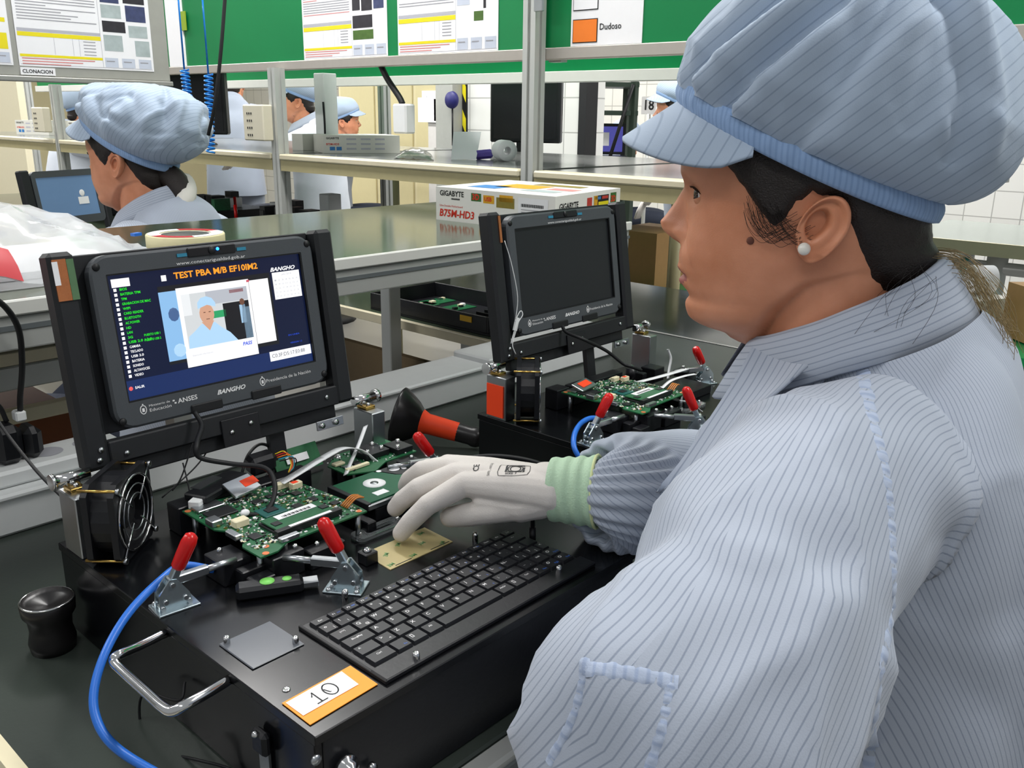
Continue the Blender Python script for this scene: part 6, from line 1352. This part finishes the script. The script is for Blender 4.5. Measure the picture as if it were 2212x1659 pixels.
# ------------------------------------------------------------------ the other workers
def worker(label, xy, rz, zh, cap, seed, sleeves, hi=False, hem=.45, stand=False, bun=14., coat=COATC, tail=False):
    t = thing('person', label, 'person', (xy[0], xy[1], 0), (0, 0, rz)); dz = zh-1.2025
    b = MB(SKIN); head_mesh(b, zh, nth=96 if hi else 40, step=2.6 if hi else 6., eyes=hi or not stand); b.build('body', t, True)
    b = MB(HAIRM); hair_mesh(b, zh, 90 if hi else 36, bun); hr = b.build('hair', t, True)
    cr = bpy.data.objects.new('cap', None); COL.objects.link(cr); cr.parent = t; cap_meshes(cr, zh, cap, seed, hi, folds=((.7, .5, .3, 7, 0, .9), (1.5, .3, .3, 7, 0, .9), (2.4, .1, .3, 8, 0, 1.), (-1.2, .3, .3, 8, 0, 1.)) if hi else ())
    rg = [(z+dz, f, l, hf, hl, p_) for z, f, l, hf, hl, p_ in TORSO if z > .6]; rg = [(hem, rg[0][1], 0, rg[0][3]*1.1, rg[0][4]*1.05, .85)]+rg
    rows, st = rings_loft(rg, 96 if hi else 30, 6 if hi else 3, lambda z, a, q: .012*nz3(q, 7, seed)+.004*nz3(q, 20, seed)); b = MB(coat); b.grid(rows, coat); ct = b.build('coat', t, True, st=st)
    for k, (el, hd) in enumerate(sleeves):
        s = 1 if k == 0 else -1; S0 = V(-.08, .165*s, 1.0+dz); el = Vector(el); hd = Vector(hd)
        rows, st = loft(spline([S0+V(0, -.06*s, .025), S0, lerp(S0, el, .6), el, lerp(el, hd, .6), hd], 8), lambda u: (interp(u, [(0, .07), (.2, .08), (.6, .07), (1, .045)]),)*2, 40 if hi else 18, V(1, 0, 0), lambda u, a, q: .008*nz3(q, 10, seed+k)); b = MB(coat); b.grid(rows, coat); b.build('sleeve', ct, True, st=st)
        d = (hd-el).normalized(); g = MB(GLOVE); g.tube([hd-d*.02, hd+d*.03, hd+d*.075], .03, 12, rs=[.03, .034, .03])
        for q in range(4): o_ = V(0, 0, 1).cross(d).normalized()*(.016*(q-1.5)); g.tube([hd+d*.07+o_, hd+d*.115+o_+V(0, 0, -.012), hd+d*.14+o_+V(0, 0, -.03)], .0085, 8, rs=[.009, .0085, .007])
        o_ = V(0, 0, 1).cross(d).normalized()*(-.03*s); g.tube([hd+d*.03+o_*.8, hd+d*.07+o_*1.3, hd+d*.095+o_*1.2], .009, 8); g.build('glove', t, True)
    collar(ct, zh, seed, 50 if hi else 24, dz0=-16)
    for s in (1, -1):
        b = MB(TRS if not stand else coat)
        if stand: b.tube([V(-.07, .09*s, hem+.05), V(-.06, .09*s, .4), V(-.07, .09*s, .06)], .085, 12, rs=[.1, .085, .07])
        else: b.tube(spline([V(-.06, .09*s, hem+.05), V(.15, .1*s, hem+.07), V(.33, .1*s, hem+.05), V(.37, .1*s, hem-.03), V(.34, .1*s, .12)], 5), .07, 10)
        ob = b.build('trouser_leg', t, True)
        if stand: ob.data.attributes.new('st', 'FLOAT', 'POINT')
        b = MB(SHOE); x = -.1 if stand else .27; b.box((x, .1*s-.045, 0), (x+.24, .1*s+.045, .1), ch=.03); b.build('shoe', t, True)
    if not stand:
        s_ = thing('work_stool', 'round stool carrying the '+' '.join(label.split()[:8]), 'stool', t.location+Matrix.Rotation(rz, 3, 'Z') @ V(-.09, 0, 0))
        b = MB(BLACK); b.lathe((0, 0, hem-.13), (0, 0, 1), [(0, 0), (.17, 0), (.18, .02), (.17, .045), (0, .05)], 18); b.build('seat', s_, True); MB(STEEL).cyl((0, 0, .02), (0, 0, hem-.13), .03, 10).build('column', s_, True); MB(BLACK).lathe((0, 0, 0), (0, 0, 1), [(0, 0), (.22, 0), (.2, .03), (0, .05)], 18).build('base', s_, True)
    if tail:
        b = MB(mat('white_scrunchie', 'd6d4cc', .8, var=.05)); b.tube(spline([V(-.118, -.03, zh-.035), V(-.14, -.01, zh-.05), V(-.15, .015, zh-.075), V(-.14, .03, zh-.1)], 5), .022, 12); b.build('hair_tie', hr, True)
        b = MB(HAIRM); R = random.Random(3)
        b.tube(spline([V(-.07, 0, zh-.01), V(-.11, 0, zh-.03), V(-.14, .0, zh-.07)], 5), .03, 12, rs=None)
        for i in range(30): a0 = V(-.14, .02*R.random(), zh-.07); b.tube(spline([a0, a0+V(-.02, .01, -.05), a0+V(-.03+.04*R.random(), .02*R.random(), -.1-.05*R.random())], 4), .0006, 3, None, False)
        b.build('pony_tail', hr, True)
    return t
CAP_W = dict(f0=2, af=112, w=84, zc=50, sl=.56, bow=-6, bh=22, apex=(-92, -8, 184), p1=(6, 62, 135), u1=(76, 50, 24), p2=(95, 104, 138), u2=(18, 10, -6), soft=9, pleat=2.6, np=26, crump=13, cr=9, vis=1.2, vd=.5)
CAP_S = dict(f0=5, af=108, w=80, zc=52, sl=.4, bow=-5, bh=22, apex=(-30, 0, 190), p1=(2, 30, 60), u1=(55, 30, 5), p2=(75, 85, 110), u2=(4, 4, 2), soft=10, pleat=2, np=24, vis=1.2, vd=.5)
WHITEC = cloth('white_coat_cloth', 'd4dae4', 'a8b2c6', .0072, .12, strength=.4)
worker('woman sitting with her back turned, in a crumpled light blue cap, beyond the raised bench', (.668, 1.632), radians(116), 1.162, CAP_W, 4, (((.1, .25, .92), (.3, .14, .9)), ((.1, -.25, .92), (.3, -.14, .9))), hi=True, tail=True, bun=6.)
worker('standing worker seen from behind in a light blue coat, left of the socket box', (3.3, 5.5), radians(48), 1.47, CAP_S, 6, (((-.02, .27, 1.2), (.16, .2, 1.08)), ((-.02, -.27, 1.2), (.16, -.2, 1.08))), hem=.72, stand=True)
worker('worker in profile bending over the bench between the socket box and the white column', (2.99, 4.28), radians(140), 1.345, CAP_S, 7, (((.1, .22, 1.08), (.32, .12, 1.02)), ((.1, -.22, 1.08), (.32, -.12, 1.02))), hem=.6, coat=WHITEC)
worker('distant seated worker, only a light blue cap showing above the shelf boxes', (3.8699, 4.9772), radians(-37), 1.22, CAP_S, 8, (((.1, .22, .95), (.3, .12, .92)), ((.1, -.22, .95), (.3, -.12, .92))), hem=.5)
worker('worker in a white coat cut off by the left edge of the photo', (2.45, 6.05), radians(-15), 1.27, CAP_S, 9, (((.14, .24, 1.02), (.3, .02, .96)), ((.14, -.22, 1.02), (.34, -.05, .97))), hem=.5, coat=WHITEC)
worker('standing worker in light blue, mostly hidden behind the face of the foreground worker', (3.68, 2.0), radians(122), 1.31, CAP_S, 10, (((-.02, .25, 1.14), (.1, .2, .95)), ((-.02, -.25, 1.14), (.1, -.2, .95))), hem=.68, stand=True)
worker('distant worker bending low, cap showing just left of the big visor tip', (5.9881, 3.9599), radians(-50), 1.09, CAP_S, 11, (((.1, .22, .85), (.3, .12, .8)), ((.1, -.22, .85), (.3, -.12, .8))), hem=.42)

# ------------------------------------------------------------------ far hall: tiled column, cabinets, monitor, rack, tables
put(MB(TILE).box((4.0, 2.89, 0), (4.25, 3.82, 3.2)).build('wall_column'), kind='structure')
put(MB(BLACKM).box((3.99, 2.83, 0), (4.1, 2.885, 3.2)).build('trim_1'), kind='structure')
put(MB(mat('grey_pillar', 'a3a49e', .5)).box((3.9, 3.86, 0), (4.1, 4.02, 3.2)).build('trim_2'), kind='structure')
HAZ = MB(YEL, BLACKM)
for i in range(12):
    z = .2+i*.2
    for k, m in ((0, YEL), (.1, BLACKM)): HAZ.add([V(3.985, 3.822, z+k-.03), V(3.985, 3.855, z+k+.03), V(3.985, 3.855, z+k+.13), V(3.985, 3.822, z+k+.07)], [(0, 1, 2, 3)], m)
HAZ.box((3.986, 3.822, .1), (3.999, 3.856, 2.8), BLACKM); put(HAZ.build('trim_3'), kind='structure')
t = thing('cream_cabinet', 'cream metal cabinet front with notices, far back left of the tiled column', 'cabinet', (4.7, 5.2, 0))
MB(WALLC).box((4.6, 4.5, 0), (5.0, 5.98, 1.9)).build('body', t)
for y in (4.55, 5.03, 5.5): MB(mat('cream_door', 'cfc498', .5, var=.03)).box((4.585, y, .1), (4.5995, y+.44, 1.8), ch=.004).build('door', t)
b = MB(PAPER); b.box((4.575, 4.72, 1.28), (4.5845, 4.9, 1.47)); b.text('LINEA', (4.574, 4.81, 1.42), (0, -1, 0), (0, 0, 1), .02, LINK); b.text('MEMORIA', (4.574, 4.81, 1.37), (0, -1, 0), (0, 0, 1), .02, LINK); b.build('notice', t)
for i, (y, z, h, w_) in enumerate(((4.33, 1.24, .17, .2), (4.18, 1.25, .15, .18))): b = MB(PAPER); b.box((4.2, y, z), (4.21, y+w_, z+h)); b.single('notice', ('shiny notice in a plastic sleeve, left of the grey pillar', 'printed notice beside the grey pillar')[i], 'notice')
b = MB(mat('dark_sign', '2a2438', .4)); b.box((4.2, 4.09, 1.05), (4.215, 4.24, 1.2))
for i, s in enumerate(('Linea', 'Memoria', 'SODIMM')): b.text(s, (4.199, 4.165, 1.172-i*.045), (0, -1, 0), (0, 0, 1), .02, WTXT)
b.single('line_sign', 'small dark sign lettered Linea Memoria SODIMM near the grey pillar', 'sign')
b = MB(mat('white_rack', 'd8d4d0', .5)); b.box((4.22, 4.05, 0), (4.5, 4.45, 1.45), ch=.005); b.single('white_cupboard', 'narrow white cupboard behind the notices', 'cupboard')
b = MB(mat('blue_reel', '1e1e62', .5)); b.lathe((3.88, 3.83, 1.385), (-1, 0, 0), [(0, 0), (.05, 0), (.055, .01), (.05, .03), (0, .032)], 20); b.tube([V(3.87, 3.83, 1.35), V(3.87, 3.83, 1.1)], .006, 6, BLACKM); b.single('cable_reel', 'dark blue round reel hanging on the grey pillar', 'reel')
# monitor on a tube-framed table
M0, MX = V(*(2.6189, 2.2917, 1.1682)), None; ML, MR = V(*(2.6667, 2.3329, 1.3103)), V(*(2.8055, 2.041, 1.3139)); X = V(MR.x-ML.x, MR.y-ML.y, 0); wM = X.length; X.normalize(); Nm = V(X.y, -X.x, 0); Nm = -Nm if Nm.dot(V(-1, -1, 0)) < 0 else Nm
t = thing('monitor', 'black flat monitor standing in front of the white tiled column', 'monitor', (2.78, 2.2, 1.1)); c = (ML+MR)/2; c.z = 1.315
MB(BLACK).obox(c, (X, V(0, 0, 1), X.cross(V(0, 0, 1))), (wM, .275, .045), BLACK, .006).build('housing', t); MB(mat('monitor_glass', '17181b', .25)).obox(c+Nm*.0232, (X, V(0, 0, 1), X.cross(V(0, 0, 1))), (wM-.035, .24, .002)).build('screen', t)
MB(BLACK).box((c.x-.03, c.y-.03, 1.112), (c.x+.03, c.y+.03, 1.18)).build('neck', t); MB(BLACK).lathe((c.x, c.y, 1.1), (0, 0, 1), [(0, 0), (.11, 0), (.1, .012), (0, .014)], 24).build('foot', t)
MB(glow('blue_led', '1a6cff', 6.)).sphere(c+X*(wM*.36)+V(0, 0, .122)+Nm*.024, .003).build('power_light', t)
t = thing('tube_table', 'grey tube framed table carrying the black monitor', 'table', (2.8, 2.1, 0))
MB(mat('grey_laminate', '8f9290', .25)).box((2.5, 1.2, 1.08), (3.1, 2.9, 1.0995), ch=.003).build('table_top', t)
for x in (2.53, 3.07):
    MB(ALU).cyl((x, 1.2, 1.06), (x, 2.9, 1.06), .018, 10).build('rail', t)
    for y in (1.25, 2.85): MB(BEIGE).cyl((x, y, .05), (x, y, 1.05), .025, 12).build('leg', t); MB(STEEL).sphere((x, y, .03), .03, None, 10).build('caster', t)
MB(GREENB).box((2.54, 1.3, .62), (3.05, 2.8, .64)).build('lower_shelf', t)
b = MB(mat('kraft_card', 'b08a58', .7, var=.08)); b.box((2.6, 1.38, .641), (2.9, 1.62, .86)); b.single('cardboard_box', 'brown cardboard box on the green lower shelf of the tube table', 'box')
b = MB(WHITE); b.box((2.56, 1.75, .641), (2.8, 2.0, .69)); b.single('white_carton', 'flat white box on the lower shelf of the tube table', 'box')
b = MB(mat('grey_bag', '3c3f48', .6, var=.2)); b.sphere((2.3, 1.22, .32), .3, None, 16, (.6, .7, 1.05)); b.single('waste_bag', 'dark grey bag on the floor beside the dark display', 'bag')
# steel rack with laptop
t = thing('steel_rack', 'dark green steel rack with a laptop, right of the tiled column', 'rack', (4.75, 3.2, 0)); DGR = mat('dark_green_steel', '2c3a30', .4, .3)
a, bq = V(*(4.6122, 3.2568, 1.3001)), V(*(4.7951, 3.0562, 1.3037)); a.z = bq.z = 0; X = (bq-a).normalized(); D = V(-X.y, X.x, 0); D = D if D.x > 0 else -D; w_ = (bq-a).length
for u, v in ((0, 0), (w_, 0), (0, .4), (w_, .4)): p_ = a+X*u+D*v; MB(DGR).box((p_.x-.02, p_.y-.02, 0), (p_.x+.02, p_.y+.02, 1.52)).build('upright', t)
for z in (1.0, 1.32, 1.5): MB(DGR).obox(a+X*w_/2+D*.2+V(0, 0, z), (X, D, V(0, 0, 1)), (w_+.06, .42, .03)).build('shelf', t)
MB(BLACKM).tube([a+X*(w_*.95)-D*.03+V(0, 0, 1.5), a+X*(w_*.45)-D*.03+V(0, 0, 1.03)], .012, 8).build('brace', t)
c = a+X*(w_*.4)+D*.15+V(0, 0, 1.0155); t = thing('laptop', 'open dark laptop with a violet screen on the steel rack', 'laptop', c)
MB(BLACK).obox(c+V(0, 0, .012), (X, D, V(0, 0, 1)), (.3, .22, .02)).build('base', t); MB(BLACK).obox(c+D*.12+V(0, 0, .13), (X, V(0, 0, 1), X.cross(V(0, 0, 1))), (.3, .21, .012)).build('lid', t)
MB(glow('violet_screen', '4a4a9a', .8)).obox(c+D*.11+V(0, 0, .13), (X, V(0, 0, 1), X.cross(V(0, 0, 1))), (.26, .17, .004)).build('screen', t); MB(PAPER).obox(c+D*.106+V(0, 0, .13), (X, V(0, 0, 1), X.cross(V(0, 0, 1))), (.07, .09, .002)).build('white_window', t)
b = MB(PAPER); c = V(*(5.5802, 3.4667, 1.381)); b.obox(c, (V(0, -1, 0), V(0, 0, 1), V(-1, 0, 0)), (.13, .13, .01)); b.text('18', c+V(-.008, 0, 0), (0, -1, 0), (0, 0, 1), .07, INK, bold=.02); b.tube([c+V(.004, 0, -.06), V(c.x+.004, c.y, 0)], .015, 8, ALU); b.single('number_sign', 'small white sign with the number 18 in the far background', 'sign')
# ------------------------------------------------------------------ things at the right edge, behind the worker's neck
t = thing('rail_table', 'white legged table with a rail at the right edge, behind the worker', 'table', (2.72, .2, 0))
MB(mat('grey_green_top', '8a938c', .15)).box((2.6, -.6, .93), (3.2, .5, .945)).build('table_top', t); MB(CREAM).box((2.585, -.6, .905), (2.6, .5, .945)).build('edge', t)
for x, y in ((2.68, .19), (3.1, .4), (2.68, -.5), (3.1, -.5)): MB(WHITE).cyl((x, y, .0), (x, y, .9), .03, 14).build('leg', t)
MB(WHITE).cyl((2.68, -.5, .86), (2.68, .45, .86), .02, 10).build('rail', t)
MB(mat('teal_band', '58b0a8', .4)).cyl((2.68, .27, .86), (2.68, .29, .86), .024, 10).build('teal_tie', t); MB(BLACK).box((2.75, -.3, .5), (3.1, .35, .52)).build('lower_shelf', t)
for i, (x, y, m) in enumerate(((2.85, .25, BLACK), (2.85, .02, STEEL), (2.85, -.25, BLACK))): b = MB(m); b.box((x, y, .5205), (x+.2, y+.16, .62), ch=.02); b.single('equipment_case', ('black equipment case at the near end of the lower shelf at the right', 'grey equipment case in the middle of the lower shelf at the right', 'black equipment case at the far right of the lower shelf')[i], 'case')
t = thing('side_bench', 'low green bench at the right edge carrying boxes', 'workbench', (1.75, -.1, 0))
MB(GREENB).box((1.5, -.75, .845), (2.05, .1, .862)).build('bench_top', t)
for x in (1.55, 2.0):
    for y in (-.7, .05): MB(ALU).box((x-.015, y-.015, .786), (x+.015, y+.015, .8445)).build('leg', t)
t = small_box('white motherboard box behind the collar of the foreground worker, at the right edge', (1.5503, -0.0284, 0.8635), (1.7135, -0.0907, 0.8635), .075, .26, 'B75M-HD3')
b = MB(mat('kraft_card', 'b08a58', .7, var=.08)); c = V(*(1.5623, -0.1315, 0.8635)); b.obox(c+V(.13, -.1, .056), ((.7, -.71, 0), (.71, .7, 0), (0, 0, 1)), (.22, .2, .11)); b.single('cardboard_box', 'brown cardboard box at the right edge of the photo', 'box')
c = V(*(1.659, -0.0298, 0.94)); b = MB(PAPER, RED); b.lathe(c+V(.03, .02, .03), (.6, -.6, .0), [(.03, 0), (.03, .045)], 20); b.single('label_roll', 'white roll of printed labels on top of the box at the right', 'roll')
# ------------------------------------------------------------------ left edge: socket strip, adapters, cables, carton
t = thing('socket_strip', 'white socket strip on the trunking at the left edge of the photo', 'socket strip', (-.02, .61, BZ+.0565))
MB(WHITE).box((-.18, .575, BZ+.0565), (.12, .645, BZ+.078), ch=.004).build('strip', t)
for x in (.03, .08): MB(GREYP).lathe((x, .61, BZ+.078), (0, 0, 1), [(.018, .0004), (0, .0004)], 18).build('outlet', t)
t = thing('power_adapter', 'black power adapter plug with a white cable collar at the left edge', 'adapter', (-.012, .61, BZ+.0785))
MB(BLACK).box((-.034, .59, BZ+.0785), (-.002, .63, BZ+.128), ch=.008).build('block', t); MB(BLACK).box((.0, .592, BZ+.0785), (.022, .63, BZ+.12), ch=.008).build('block', t); MB(WHITE).box((-.005, .6, BZ+.1285), (.008, .615, BZ+.142), ch=.002).build('collar', t)
cable('power_lead', 'black mains cable dropping to the adapter at the left edge', [(.003, .605, BZ+.142), (0, .59, .95), (-.002, .56, 1.0), (-.008, .54, 1.05), (-.03, .53, 1.085), (-.06, .535, 1.09)], .0035, BLACKM)
cable('power_lead', 'black cable bulging out at the left edge behind the adapter', [(-.012, .612, BZ+.129), (-.02, .615, .94), (-.05, .615, .95), (-.1, .62, .93)], .003, BLACKM)
cable('thin_cable', 'thin black cable rising between trunking and fan at the left', [(-.05, .33, .9), (-.06, .4, .93), (-.06, .5, .97), (-.05, .53, 1.01)], .0018, BLACKM)
b = MB(mat('brown_carton', '6e3f22', .7, var=.1)); b.box((-.5, .86, .55), (.16, 1.1, .84)); b.single('brown_carton', 'reddish brown carton under the raised bench at the left edge', 'box')
t = thing('carton_stand', 'low rack under the brown carton at the left edge', 'rack', (-.2, .95, 0)); MB(STEEL).box((-.52, .84, .53), (.18, 1.12, .5495)).build('shelf', t)
for x in (-.5, .16):
    for y in (.86, 1.1): MB(STEEL).box((x-.012, y-.012, 0), (x+.012, y+.012, .5295)).build('leg', t)
# a pale partition closes the aisle
put(MB(mat('pale_partition', 'd6cfb4', .6, var=.03)).box((2.6, 7.6, 0), (2.7, 12.9, 3.2)).build('wall_left'), kind='structure')
